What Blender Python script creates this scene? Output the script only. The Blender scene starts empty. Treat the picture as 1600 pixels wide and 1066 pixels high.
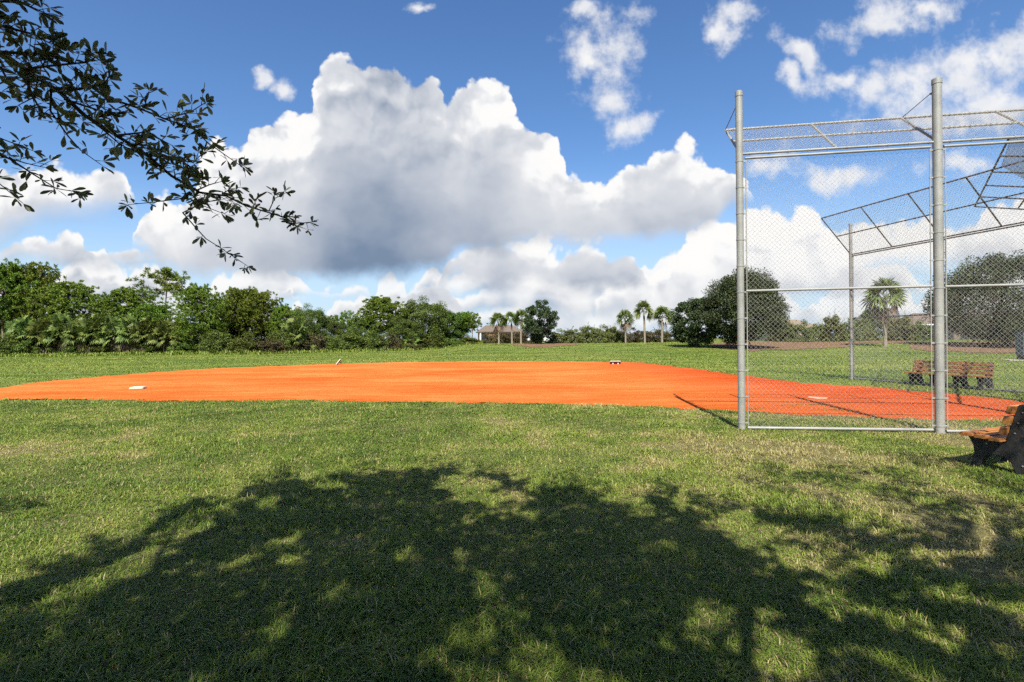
import bpy, bmesh, math, random
import numpy as np
from mathutils import Vector, Matrix

random.seed(7)
rng = np.random.default_rng(7)
R = math.radians
scene = bpy.context.scene
col = scene.collection

# ------------------------------------------------------------------ camera
CAM_H, ROLL, F = 1.55, R(0.5), 800.0
cam_d = bpy.data.cameras.new("camera")
cam = bpy.data.objects.new("camera", cam_d)
col.objects.link(cam)
cam_d.sensor_width = 36.0
cam_d.lens = 18.0
cam_d.clip_end = 4000
cam_d.clip_start = 0.05
cam_d.shift_y = -0.00125
cam.location = (0, 0, CAM_H)
cam.rotation_euler = (Matrix.Rotation(R(90), 3, 'X') @ Matrix.Rotation(-ROLL, 3, 'Z')).to_euler()
scene.camera = cam


def ray(px, py):
    a, b = (px - 800) / F, (531 - py) / F
    c, s = math.cos(ROLL), math.sin(ROLL)
    # camera right axis (c,0,-s), up axis (s,0,c)
    return Vector((a * c + b * s, 1.0, -a * s + b * c))


def gp(px, py, z=0.0):
    d = ray(px, py)
    t = (z - CAM_H) / d.z
    return Vector((d.x * t, t, z))


def at(px, py, Y):
    d = ray(px, py)
    return Vector((d.x * Y, Y, CAM_H + d.z * Y))


# ------------------------------------------------------------------ light
SUN_EL, SUN_AZ = R(49), R(-5.5)            # azimuth measured from behind the camera, towards the left
sun_dir = Vector((math.sin(SUN_AZ) * math.cos(SUN_EL), -math.cos(SUN_AZ) * math.cos(SUN_EL), math.sin(SUN_EL)))
sun_d = bpy.data.lights.new("sun", 'SUN')
sun_d.energy = 5.0
sun_d.angle = R(0.53)
sun_d.color = (1.0, 0.94, 0.84)
sun = bpy.data.objects.new("sun", sun_d)
sun.rotation_euler = sun_dir.to_track_quat('Z', 'Y').to_euler()
sun.location = (0, -20, 30)
col.objects.link(sun)

scene.view_settings.view_transform = 'Standard'
scene.view_settings.look = 'None'
scene.view_settings.gamma = 1.0
scene.view_settings.exposure = 1.05
scene.render.engine = 'CYCLES'
scene.cycles.max_bounces = 6
scene.cycles.diffuse_bounces = 3
scene.cycles.glossy_bounces = 2
scene.cycles.transmission_bounces = 4
scene.cycles.use_denoising = False
scene.cycles.use_adaptive_sampling = True
scene.cycles.adaptive_threshold = 0.02
scene.cycles.adaptive_min_samples = 12
scene.cycles.sample_clamp_indirect = 4.0

world = bpy.data.worlds.new("World")
scene.world = world
world.use_nodes = True
WN, WL = world.node_tree.nodes, world.node_tree.links
WN.clear()


class G:
    """small expression helper for building shader node graphs"""
    def __init__(self, nodes, links, k=1.0):
        self.n, self.l, self.k = nodes, links, k          # k scales every colour given as numbers

    def put(self, sock, v):
        if hasattr(v, 'is_output'):
            self.l.new(v, sock)
        elif isinstance(v, (tuple, list)) and len(v) == 3 and sock.type == 'RGBA':
            sock.default_value = (*(q * self.k for q in v), 1)
        else:
            sock.default_value = v

    def m(self, op, a, b=0.0, c=0.0, clamp=False):
        nd = self.n.new('ShaderNodeMath')
        nd.operation = op
        nd.use_clamp = clamp
        self.put(nd.inputs[0], a)
        if op not in ('ABSOLUTE', 'SINE', 'COSINE', 'SQRT', 'FLOOR', 'FRACT'):
            self.put(nd.inputs[1], b)
        if op in ('MULTIPLY_ADD', 'SMOOTH_MAX', 'SMOOTH_MIN'):
            self.put(nd.inputs[2], c)
        return nd.outputs[0]

    def add(self, a, b): return self.m('ADD', a, b)
    def sub(self, a, b): return self.m('SUBTRACT', a, b)
    def mul(self, a, b): return self.m('MULTIPLY', a, b)
    def mad(self, a, b, c): return self.m('MULTIPLY_ADD', a, b, c)
    def mn(self, a, b): return self.m('MINIMUM', a, b)
    def mx(self, a, b): return self.m('MAXIMUM', a, b)

    def smooth(self, v, lo, hi, o0=0.0, o1=1.0):
        nd = self.n.new('ShaderNodeMapRange')
        nd.interpolation_type = 'SMOOTHSTEP'
        self.put(nd.inputs['Value'], v)
        self.put(nd.inputs['From Min'], lo)
        self.put(nd.inputs['From Max'], hi)
        self.put(nd.inputs['To Min'], o0)
        self.put(nd.inputs['To Max'], o1)
        return nd.outputs['Result']

    def vec(self, x, y, z=0.0):
        nd = self.n.new('ShaderNodeCombineXYZ')
        for s, v in zip(nd.inputs, (x, y, z)):
            self.put(s, v)
        return nd.outputs[0]

    def sep(self, v):
        nd = self.n.new('ShaderNodeSeparateXYZ')
        self.put(nd.inputs[0], v)
        return nd.outputs

    def vm(self, op, a, b=(0, 0, 0)):
        nd = self.n.new('ShaderNodeVectorMath')
        nd.operation = op
        self.put(nd.inputs[0], a)
        if op == 'SCALE':
            self.put(nd.inputs['Scale'], b)
        elif op not in ('LENGTH', 'NORMALIZE'):
            self.put(nd.inputs[1], b)
        return nd.outputs['Value'] if op in ('LENGTH', 'DOT_PRODUCT') else nd.outputs['Vector']

    def noise(self, v, scale, detail=4.0, rough=0.55, dist=0.0, color=False, dim='3D'):
        nd = self.n.new('ShaderNodeTexNoise')
        nd.noise_dimensions = dim
        if dim == '1D':
            self.put(nd.inputs['W'], v)
        elif v is not None:
            self.put(nd.inputs['Vector'], v)
        nd.inputs['Scale'].default_value = scale
        nd.inputs['Detail'].default_value = detail
        nd.inputs['Roughness'].default_value = rough
        nd.inputs['Distortion'].default_value = dist
        return nd.outputs['Color'] if color else nd.outputs['Fac']

    def voro(self, v, scale, detail=2.0, rough=0.5, smooth=0.4):
        nd = self.n.new('ShaderNodeTexVoronoi')
        nd.feature = 'F1'
        nd.voronoi_dimensions = '2D'
        self.put(nd.inputs['Vector'], v)
        nd.inputs['Scale'].default_value = scale
        nd.inputs['Detail'].default_value = detail
        nd.inputs['Roughness'].default_value = rough
        return nd.outputs['Distance']

    def curve(self, v, pts):
        nd = self.n.new('ShaderNodeFloatCurve')
        self.put(nd.inputs['Value'], v)
        c = nd.mapping.curves[0]
        nd.mapping.use_clip = False
        pts = sorted(pts)
        c.points[0].location = pts[0]
        c.points[1].location = pts[-1]
        for p in pts[1:-1]:
            c.points.new(*p)
        for p in c.points:
            p.handle_type = 'VECTOR'
        nd.mapping.update()
        return nd.outputs[0]

    def mix(self, f, a, b):
        nd = self.n.new('ShaderNodeMix')
        nd.data_type = 'RGBA'
        self.put(nd.inputs['Factor'], f)
        self.put(nd.inputs['A'], a)
        self.put(nd.inputs['B'], b)
        return nd.outputs['Result']

    def ramp(self, v, stops, interp='LINEAR'):
        nd = self.n.new('ShaderNodeValToRGB')
        self.put(nd.inputs[0], v)
        nd.color_ramp.interpolation = interp
        el = nd.color_ramp.elements
        while len(el) < len(stops):
            el.new(0.5)
        for e, (p, c) in zip(el, stops):
            e.position = p
            e.color = (*(q * self.k for q in c), 1)
        return nd.outputs[0]


# ------------------------------------------------------------------ sky with clouds (all in direction space: clouds at infinity)
def build_sky():
    g = G(WN, WL)
    out = WN.new('ShaderNodeOutputWorld')
    bg = WN.new('ShaderNodeBackground')
    SKY_STRENGTH = 0.071
    bg.inputs['Strength'].default_value = SKY_STRENGTH
    WL.new(bg.outputs[0], out.inputs[0])
    sky = WN.new('ShaderNodeTexSky')
    sky.sky_type = 'NISHITA'
    sky.sun_disc = False
    sky.sun_elevation = SUN_EL
    sky.sun_rotation = math.atan2(sun_dir.x, sun_dir.y)
    sky.air_density = 1.0
    sky.dust_density = 0.6
    sky.ozone_density = 2.5
    hs = WN.new('ShaderNodeHueSaturation')
    hs.inputs['Saturation'].default_value = 1.2
    hs.inputs['Value'].default_value = 1.18
    hs.inputs['Hue'].default_value = 0.505
    WL.new(sky.outputs[0], hs.inputs['Color'])

    tc = WN.new('ShaderNodeTexCoord')
    dx, dy, dz = g.sep(tc.outputs['Generated'])
    yy = g.mx(g.m('ABSOLUTE', dy), 0.12)
    u = g.m('DIVIDE', dx, yy)
    v = g.m('DIVIDE', dz, yy)
    P = g.vec(u, v, 0.0)
    U0, UW, VW = -1.3, 2.6, 1.0

    def uv(px, py):
        d = ray(px, py)
        return d.x, d.z

    # shared noise fields
    n1 = g.noise(P, 6.0, 5.0, 0.56, color=True, dim='2D')
    w1 = g.vm('SUBTRACT', n1, (0.5, 0.5, 0.5))
    Pw0 = g.vm('ADD', P, g.vm('SCALE', w1, 0.045))
    bil = g.voro(Pw0, 11.0, 3.0, 0.5)                                                 # cauliflower heads
    bil2 = g.voro(g.vm('ADD', Pw0, (0.007, -0.018, 0)), 11.0, 2.0, 0.4)
    relief = g.sub(bil2, bil)                                                         # >0 on the side facing the sun
    f1 = g.noise(P, 16.0, 5.0, 0.6, dim='2D')
    soft = g.sub(g.noise(g.vm('MULTIPLY', P, (1.0, 1.5, 1.0)), 4.5, 3.0, 0.5, dim='2D'), 0.5)
    med = g.sub(g.noise(g.vm('MULTIPLY', Pw0, (1.0, 1.4, 1.0)), 11.0, 3.0, 0.5, dim='2D'), 0.5)
    wu, wv, _ = g.sep(w1)

    WHITE, LIGHT, GREY, DARK = (1.0, 0.99, 0.97), (0.74, 0.76, 0.80), (0.46, 0.51, 0.60), (0.20, 0.275, 0.40)
    K = 0.482 / SKY_STRENGTH

    def c(rgb):
        return tuple(K * q for q in rgb)

    def norm_u(x, amp):
        return g.m('DIVIDE', g.sub(g.mad(wu, amp, x), U0), UW)

    def cumulus(base, top_pts, bot_pts, warp=0.10, edge=0.035, lit=0.10, tone=1.0, darkness=1.0, bot_soft=0.05, shade_pts=None, gain=1.0):
        uu = norm_u(u, warp)
        vv = g.mad(wv, warp * 0.8, v)
        t = g.curve(uu, [((uv(*p)[0] - U0) / UW, uv(*p)[1] / VW) for p in top_pts])
        b = g.curve(uu, [((uv(*p)[0] - U0) / UW, uv(*p)[1] / VW) for p in bot_pts])
        puff = g.mad(bil, -0.055, 0.022)
        dt = g.add(g.sub(t, vv), puff)
        db = g.mad(soft, 0.05, g.sub(vv, b))
        fine = g.mul(g.sub(f1, 0.5), 0.03)
        mt = g.smooth(g.add(dt, fine), 0.0, edge * 0.45)
        mb = g.smooth(g.add(db, fine), -0.3 * bot_soft, bot_soft)
        mask = g.mul(mt, mb)
        thick = g.mx(g.sub(t, b), 0.03)
        frac = g.m('DIVIDE', dt, thick)                                                # 0 at the top .. 1 at the base
        sh = g.mad(g.mul(relief, g.smooth(frac, 0.6, 0.08, 0.15, 1.0)), -0.85, frac)
        sh = g.mad(soft, 0.55, sh)
        sh = g.mad(med, 0.35, sh)
        if shade_pts:
            sh = g.add(sh, g.curve(uu, [((uv(p[0], 300)[0] - U0) / UW, p[1]) for p in shade_pts]))
        colr = g.ramp(g.mul(sh, 0.76), [(0.0, c(WHITE)), (0.12, c((0.97, 0.97, 0.97))), (0.26, c(LIGHT)), (0.47, c(tuple(0.5 * (a + q) for a, q in zip(LIGHT, GREY)))),
                           (0.64, c(GREY)), (1.0, c(tuple(a + (q - a) * darkness for a, q in zip(GREY, DARK))))])
        return g.mix(g.mul(mask, gain), base, colr)

    res = hs.outputs[0]
    # thin bright veil low on the horizon
    hz = g.smooth(v, 0.0, 0.36, 0.85, 0.0)
    res = g.mix(hz, res, c((0.56, 0.73, 0.92)))

    # rows of far cumulus, smaller and lower towards the horizon
    def row(base, seed, yb, ht, freq, cover, gain, dark):
        nn = g.noise(g.vec(g.mad(u, freq, seed * 3.7), seed, 0.0), 1.0, 4.0, 0.55, dim='2D')
        h = g.mul(g.mx(g.sub(nn, cover), 0.0), ht / 0.25)
        b0 = uv(800, yb)[1]
        vb = g.mad(soft, 0.05, b0)
        uu = g.mad(wv, 0.05, v)
        puff = g.mad(bil, -0.03, 0.010)
        dt = g.add(g.sub(g.add(h, vb), uu), puff)
        db = g.sub(uu, vb)
        mask = g.mul(g.smooth(g.mad(g.sub(f1, 0.5), 0.02, dt), 0.0, 0.009), g.smooth(db, -0.01, 0.02))
        mask = g.mul(mask, g.smooth(nn, cover, g.add(cover, 0.05)))
        frac = g.m('DIVIDE', dt, g.mx(h, 0.02))
        sh = g.mad(relief, -0.5, frac)
        sh = g.mad(soft, 0.4, sh)
        sh = g.mad(med, 0.4, sh)
        colr = g.ramp(sh, [(0.0, c(WHITE)), (0.45, c((0.95, 0.95, 0.95))), (0.72, c(LIGHT)), (0.95, c(dark))])
        return g.mix(g.mul(mask, gain), res_in[0], colr)

    res_in = [res]
    for seed, yb, ht, freq, cover, gain, dark in ((1.0, 518, 0.075, 5.5, 0.24, 0.85, (0.55, 0.64, 0.76)),
                                                  (2.3, 494, 0.08, 4.6, 0.27, 0.92, (0.46, 0.55, 0.68)),
                                                  (3.1, 462, 0.09, 3.6, 0.33, 0.95, (0.38, 0.47, 0.61))):
        res_in[0] = row(res_in[0], seed, yb, ht, freq, cover, gain, dark)
    res = res_in[0]

    # low cumulus that can be told apart
    res = cumulus(res, [(-240, 440), (20, 430), (70, 420), (130, 408), (190, 405), (240, 412), (300, 425), (330, 440), (420, 470), (1840, 470)],
                  [(-240, 460), (60, 452), (300, 452), (330, 445), (420, 460), (1840, 460)], warp=0.05, lit=0.06, darkness=0.2, bot_soft=0.03)
    res = cumulus(res, [(-240, 372), (30, 372), (60, 355), (110, 348), (150, 372), (190, 372), (220, 385), (255, 380), (275, 405), (290, 425), (1840, 425)],
                  [(-240, 418), (30, 416), (250, 418), (290, 415), (1840, 415)], warp=0.05, lit=0.06, darkness=0.6, bot_soft=0.03)
    res = cumulus(res, [(-240, 520), (900, 520), (925, 485), (935, 455), (960, 430), (985, 428), (1010, 412), (1060, 395), (1080, 345), (1110, 330), (1150, 318),
                        (1185, 308), (1225, 312), (1240, 325), (1260, 305), (1290, 318), (1310, 345), (1345, 325), (1380, 318), (1420, 330), (1470, 345), (1540, 300), (1600, 290), (1840, 290)],
                  [(-240, 510), (900, 510), (940, 492), (1150, 500), (1260, 470), (1360, 440), (1480, 425), (1840, 420)], warp=0.06, lit=0.08, darkness=0.25, bot_soft=0.05,
                  shade_pts=[(-240, 0), (1000, -0.25), (1200, -0.42), (1300, -0.35), (1840, -0.3)])
    res = cumulus(res, [(-240, 470), (520, 470), (545, 462), (580, 448), (615, 437), (650, 438), (670, 432), (690, 428), (705, 428), (715, 445), (740, 460), (1840, 460)],
                  [(-240, 450), (500, 450), (545, 478), (720, 485), (750, 450), (1840, 450)], warp=0.04, lit=0.05, darkness=0.1, bot_soft=0.03)
    res = cumulus(res, [(-240, 470), (680, 470), (695, 390), (715, 368), (745, 372), (775, 352), (800, 360), (840, 350), (870, 360), (905, 352), (940, 362), (985, 372), (1005, 400), (1020, 470), (1840, 470)],
                  [(-240, 440), (680, 450), (720, 436), (780, 448), (900, 452), (985, 446), (1020, 440), (1840, 430)], warp=0.05, lit=0.06, darkness=0.7, bot_soft=0.03)
    res = cumulus(res, [(-240, 490), (395, 480), (410, 452), (430, 445), (450, 452), (462, 460), (475, 450), (490, 446), (500, 455), (520, 480), (1840, 490)],
                  [(-240, 470), (395, 462), (420, 462), (460, 474), (500, 470), (520, 462), (1840, 460)], warp=0.03, darkness=0.05, bot_soft=0.02)
    # left bank
    res = cumulus(res, [(-240, 250), (0, 258), (45, 248), (95, 243), (120, 246), (160, 243), (182, 256), (200, 275), (206, 300), (214, 345), (240, 360), (1840, 380)],
                  [(-240, 400), (0, 395), (60, 362), (110, 340), (200, 330), (240, 320), (1840, 300)], warp=0.05, darkness=0.45, bot_soft=0.06,
                  shade_pts=[(-240, 0.05), (0, 0.05), (60, 0), (120, -0.15), (1840, -0.2)])
    # the great central cumulus
    res = cumulus(res, [(-240, 420), (195, 400), (212, 330), (235, 298), (262, 288), (300, 275), (318, 225), (345, 207), (380, 208), (392, 172), (430, 165), (470, 172),
                        (488, 140), (497, 100), (515, 82), (540, 75), (565, 84), (590, 80), (618, 86), (632, 112), (652, 104), (680, 112), (697, 142), (715, 128),
                        (735, 105), (762, 98), (790, 112), (806, 150), (815, 172), (848, 192), (868, 210), (878, 240), (905, 245), (935, 258), (965, 252),
                        (1000, 232), (1030, 214), (1062, 208), (1100, 215), (1135, 228), (1160, 262), (1190, 300), (1240, 340), (1840, 400)],
                  [(-240, 380), (195, 380), (240, 418), (330, 438), (400, 446), (500, 434), (560, 436), (640, 436), (695, 428), (715, 404), (800, 396), (900, 392), (1000, 388), (1080, 380),
                   (1125, 350), (1150, 318), (1250, 300), (1840, 290)], warp=0.055, edge=0.03, darkness=1.0, bot_soft=0.035,
                  shade_pts=[(-240, -0.2), (200, -0.25), (380, -0.12), (470, 0.0), (520, 0.26), (580, 0.40), (640, 0.40), (695, 0.22), (730, 0.05), (800, -0.08), (900, -0.06), (1000, -0.08), (1100, -0.18), (1200, -0.4), (1840, -0.4)])

    # torn wisps higher up: elongated blobs eroded by noise
    blobs = [(905, 85, 62, 60, 0), (945, 150, 52, 62, 0), (965, 60, 50, 62, 25), (965, 205, 42, 38, 0), (915, 18, 34, 22, 0), (985, 195, 42, 25, 0),
             (1135, 40, 30, 62, -10), (1150, 15, 40, 26, 0), (1262, 92, 24, 66, 48), (1235, 125, 22, 30, 0), (1310, 130, 60, 24, 0), (420, 120, 26, 15, 0), (452, 134, 22, 20, 0),
             (1380, 35, 90, 44, 15), (1490, 128, 200, 78, 22), (1390, 150, 70, 60, 0), (1600, 85, 170, 80, 20), (1450, 12, 110, 26, 10), (1545, 170, 120, 34, 0),
             (1205, 252, 75, 34, 0), (1320, 268, 95, 26, 0), (1500, 255, 80, 30, 10), (655, 6, 26, 14, 0)]
    acc = None
    Pw = g.vm('ADD', P, g.vm('SCALE', w1, 0.10))
    for bx, by, rx, ry, rot in blobs:
        cu, cv = uv(bx, by)
        nd = WN.new('ShaderNodeMapping')
        nd.vector_type = 'TEXTURE'
        nd.inputs['Location'].default_value = (cu, cv, 0)
        nd.inputs['Rotation'].default_value = (0, 0, R(rot))
        nd.inputs['Scale'].default_value = (rx / F, ry / F, 1)
        g.put(nd.inputs['Vector'], Pw)
        o = g.sub(1.0, g.vm('LENGTH', nd.outputs[0]))
        acc = o if acc is None else g.m('SMOOTH_MAX', acc, o, 0.25)
    er = g.mul(g.sub(f1, 0.52), 1.9)
    er = g.mad(soft, 1.1, er)
    body = g.add(acc, er)
    wm = g.smooth(body, -0.05, 0.95)
    wsh = g.mad(relief, -0.45, g.mad(med, 0.7, 0.25))
    wc = g.ramp(wsh, [(0.0, c(WHITE)), (0.35, c((0.86, 0.87, 0.90))), (0.9, c((0.62, 0.68, 0.77)))])
    res = g.mix(g.mul(wm, 0.93), res, wc)

    # behind the camera and overhead: broken cumulus from plain noise
    bn = g.noise(tc.outputs['Generated'], 3.2, 3.0, 0.55)
    bm_ = g.mul(g.smooth(bn, 0.5, 0.62), g.smooth(dy, 0.12, -0.05))
    front = g.mix(g.smooth(dy, 0.02, 0.14), hs.outputs[0], res)
    fin = g.mix(g.mul(bm_, 0.8), front, c((0.8, 0.8, 0.82)))
    WL.new(fin, bg.inputs['Color'])


build_sky()

# ==== SCENE ====
# ------------------------------------------------------------------ helpers
def smooth(x, a, b):
    t = np.clip((np.asarray(x, float) - a) / (b - a), 0, 1)
    return t * t * (3 - 2 * t)


def terrain(x, y):
    x, y = np.asarray(x, float), np.asarray(y, float)
    yy = np.maximum(y, 1.0)
    uu = x / yy
    berm = 0.95 * smooth(y, 38, 76) * smooth(uu, -0.17, -0.045)
    roll = 0.05 * np.sin(x * 0.21 + 1.0) * np.sin(y * 0.17) * smooth(y, 40, 60)
    return berm + roll


def tz(x, y):
    return float(terrain(x, y))


def mesh_np(name, verts, faces, mat=None, parent=None, smooth_shade=False):
    """verts (N,3), faces (M,k) or list of such arrays"""
    me = bpy.data.meshes.new(name)
    verts = np.asarray(verts, np.float32).reshape(-1, 3)
    fl = faces if isinstance(faces, list) else [faces]
    fl = [np.asarray(f, np.int32) for f in fl if len(f)]
    me.vertices.add(len(verts))
    me.vertices.foreach_set('co', verts.ravel())
    loops = np.concatenate([f.ravel() for f in fl])
    sizes = np.concatenate([np.full(len(f), f.shape[1], np.int32) for f in fl])
    starts = np.concatenate([[0], np.cumsum(sizes)[:-1]]).astype(np.int32)
    me.loops.add(len(loops))
    me.loops.foreach_set('vertex_index', loops)
    me.polygons.add(len(sizes))
    me.polygons.foreach_set('loop_start', starts)
    me.polygons.foreach_set('loop_total', sizes)
    if smooth_shade:
        me.polygons.foreach_set('use_smooth', np.ones(len(sizes), bool))
    me.update(calc_edges=True)
    me.validate()
    o = bpy.data.objects.new(name, me)
    col.objects.link(o)
    if mat:
        me.materials.append(mat)
    if parent:
        o.parent = parent
    return o


class MB:
    """collects simple shapes into one mesh"""
    def __init__(self):
        self.v, self.f, self.n = [], [], 0

    def raw(self, v, f):
        v = np.asarray(v, float).reshape(-1, 3)
        self.v.append(v)
        self.f += [tuple(int(i) + self.n for i in q) for q in f]
        self.n += len(v)

    def box(self, lo, hi, M=None):
        x0, y0, z0 = lo
        x1, y1, z1 = hi
        v = np.array([(x0, y0, z0), (x1, y0, z0), (x1, y1, z0), (x0, y1, z0), (x0, y0, z1), (x1, y0, z1), (x1, y1, z1), (x0, y1, z1)], float)
        if M is not None:
            v = np.array([M @ Vector(p) for p in v])
        self.raw(v, [(3, 2, 1, 0), (4, 5, 6, 7), (0, 1, 5, 4), (1, 2, 6, 5), (2, 3, 7, 6), (3, 0, 4, 7)])

    def tube(self, pts, rad, seg=10, cap=True):
        pts = [Vector(p) for p in pts]
        rad = [rad] * len(pts) if np.isscalar(rad) else rad
        rings = []
        t0 = (pts[1] - pts[0]).normalized()
        a = t0.orthogonal().normalized()
        for i, p in enumerate(pts):
            t = (pts[min(i + 1, len(pts) - 1)] - pts[max(i - 1, 0)]).normalized()
            a = (a - t * a.dot(t)).normalized()
            b = t.cross(a)
            rings.append([p + (a * math.cos(2 * math.pi * k / seg) + b * math.sin(2 * math.pi * k / seg)) * rad[i] for k in range(seg)])
        v = [q for r in rings for q in r]
        f = []
        for i in range(len(pts) - 1):
            for k in range(seg):
                k2 = (k + 1) % seg
                f.append((i * seg + k, i * seg + k2, (i + 1) * seg + k2, (i + 1) * seg + k))
        if cap:
            f.append(tuple(range(seg - 1, -1, -1)))
            f.append(tuple((len(pts) - 1) * seg + k for k in range(seg)))
        self.raw([tuple(q) for q in v], f)

    def prism(self, poly, axis_vec, M=None):
        """extrude a planar polygon (3-D points) along a vector"""
        n = len(poly)
        v = [Vector(p) for p in poly] + [Vector(p) + Vector(axis_vec) for p in poly]
        if M is not None:
            v = [M @ p for p in v]
        f = [tuple(range(n - 1, -1, -1)), tuple(range(n, 2 * n))] + [(i, (i + 1) % n, n + (i + 1) % n, n + i) for i in range(n)]
        self.raw([tuple(q) for q in v], f)

    def build(self, name, mat, parent=None, smooth_shade=False, bevel=0.0):
        me = bpy.data.meshes.new(name)
        me.from_pydata(np.concatenate(self.v).tolist(), [], self.f)
        me.update()
        o = bpy.data.objects.new(name, me)
        col.objects.link(o)
        me.materials.append(mat)
        if parent:
            o.parent = parent
        if bevel:
            bm = bmesh.new()
            bm.from_mesh(me)
            bmesh.ops.recalc_face_normals(bm, faces=bm.faces)
            bmesh.ops.bevel(bm, geom=[e for e in bm.edges if len(e.link_faces) == 2 and e.calc_face_angle(0) > 0.6], offset=bevel, segments=2, affect='EDGES')
            bm.to_mesh(me)
            bm.free()
        if smooth_shade:
            me.polygons.foreach_set('use_smooth', np.ones(len(me.polygons), bool))
            me.set_sharp_from_angle(angle=R(40))
        return o


def tag(o, label=None, cat=None, group=None, kind=None):
    for k, v in (('label', label), ('category', cat), ('group', group), ('kind', kind)):
        if v:
            o[k] = v
    return o


def empty(name, loc, rz=0.0):
    o = bpy.data.objects.new(name, None)
    o.empty_display_size = 0.2
    o.location = loc
    o.rotation_euler = (0, 0, rz)
    col.objects.link(o)
    return o


def children(o):
    return [c for c in bpy.data.objects if c.parent == o]


def copy_tree(o, parent=None):
    c = o.copy()
    col.objects.link(c)
    if parent:
        c.parent = parent
    for ch in children(o):
        copy_tree(ch, c)
    return c


def vnoise(x, y, seed=0):
    """smooth value noise in 0..1"""
    x, y = np.asarray(x, float), np.asarray(y, float)
    xi, yi = np.floor(x).astype(np.int64), np.floor(y).astype(np.int64)
    fx, fy = x - xi, y - yi
    fx, fy = fx * fx * (3 - 2 * fx), fy * fy * (3 - 2 * fy)

    def h(a, b):
        n = (a * 374761393 + b * 668265263 + seed * 982451653) & 0x7fffffff
        n = ((n ^ (n >> 13)) * 1274126177) & 0x7fffffff
        return ((n ^ (n >> 16)) & 0xffff) / 65535.0
    return (h(xi, yi) * (1 - fx) + h(xi + 1, yi) * fx) * (1 - fy) + (h(xi, yi + 1) * (1 - fx) + h(xi + 1, yi + 1) * fx) * fy


def fbm(x, y, seed=0, o=4):
    s, a, t = 0.0, 1.0, 0.0
    for i in range(o):
        s = s + a * vnoise(x * 2 ** i, y * 2 ** i, seed + i)
        t += a
        a *= 0.5
    return s / t


def in_poly(x, y, poly):
    x, y = np.asarray(x), np.asarray(y)
    r = np.zeros(x.shape, bool)
    n = len(poly)
    for i in range(n):
        x0, y0 = poly[i][:2]
        x1, y1 = poly[(i + 1) % n][:2]
        c = (y0 > y) != (y1 > y)
        with np.errstate(divide='ignore', invalid='ignore'):
            r ^= c & (x < (x1 - x0) * (y - y0) / (y1 - y0 + 1e-12) + x0)
    return r


def px_of(x, y, z):
    """photograph pixel of world points (arrays)"""
    c, s = math.cos(ROLL), math.sin(ROLL)
    a = (x / y) * c - ((z - CAM_H) / y) * s
    b = (x / y) * s + ((z - CAM_H) / y) * c
    return 800 + F * a, 531 - F * b


# ------------------------------------------------------------------ materials
ALBEDO = 0.66


def material(name, fn):
    m = bpy.data.materials.new(name)
    m.use_nodes = True
    nt = m.node_tree
    nt.nodes.clear()
    g = G(nt.nodes, nt.links, ALBEDO)
    out = nt.nodes.new('ShaderNodeOutputMaterial')
    nt.links.new(fn(g, nt.nodes), out.inputs['Surface'])
    return m


def princ(g, colr, rough=0.7, spec=0.3, metal=0.0, bump=None, bump_d=0.01, bump_s=1.0):
    p = g.n.new('ShaderNodeBsdfPrincipled')
    g.put(p.inputs['Base Color'], colr)
    g.put(p.inputs['Roughness'], rough)
    p.inputs['Specular IOR Level'].default_value = spec
    p.inputs['Metallic'].default_value = metal
    if bump is not None:
        b = g.n.new('ShaderNodeBump')
        b.inputs['Distance'].default_value = bump_d
        b.inputs['Strength'].default_value = bump_s
        g.put(b.inputs['Height'], bump)
        g.l.new(b.outputs[0], p.inputs['Normal'])
    return p.outputs[0]


def pos(g):
    n = g.n.new('ShaderNodeNewGeometry')
    return n.outputs['Position']


def obj_co(g):
    n = g.n.new('ShaderNodeTexCoord')
    return n.outputs['Object']


def leafy(name, stops, transl=0.25, rough=0.55, spec=0.25, objvar=0.35):
    """foliage: colour varies leaf by leaf and plant by plant"""
    def fn(g, N):
        geo = N.new('ShaderNodeNewGeometry')
        oi = N.new('ShaderNodeObjectInfo')
        big = g.noise(geo.outputs['Position'], 0.9, 2.0)
        t = g.mad(g.sub(big, 0.5), 0.9, geo.outputs['Random Per Island'])
        c0 = g.ramp(t, stops)
        hs = N.new('ShaderNodeHueSaturation')
        g.put(hs.inputs['Hue'], g.mad(g.sub(oi.outputs['Random'], 0.5), 0.05, 0.5))
        g.put(hs.inputs['Value'], g.mad(oi.outputs['Random'], objvar, 1.0 - objvar * 0.5))
        g.put(hs.inputs['Color'], c0)
        p = princ(g, hs.outputs[0], rough, spec)
        tr = N.new('ShaderNodeBsdfTranslucent')
        g.put(tr.inputs[0], hs.outputs[0])
        mx = N.new('ShaderNodeMixShader')
        mx.inputs[0].default_value = transl
        g.l.new(p, mx.inputs[1])
        g.l.new(tr.outputs[0], mx.inputs[2])
        return mx.outputs[0]
    return material(name, fn)


def bark_fn(c0, c1, sc=6.0):
    def fn(g, N):
        co = g.vm('MULTIPLY', obj_co(g), (1.0, 1.0, 0.25))
        n = g.noise(co, sc, 5.0, 0.65)
        return princ(g, g.mix(n, c0, c1), 0.9, 0.1, bump=n, bump_d=0.03)
    return fn


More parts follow.
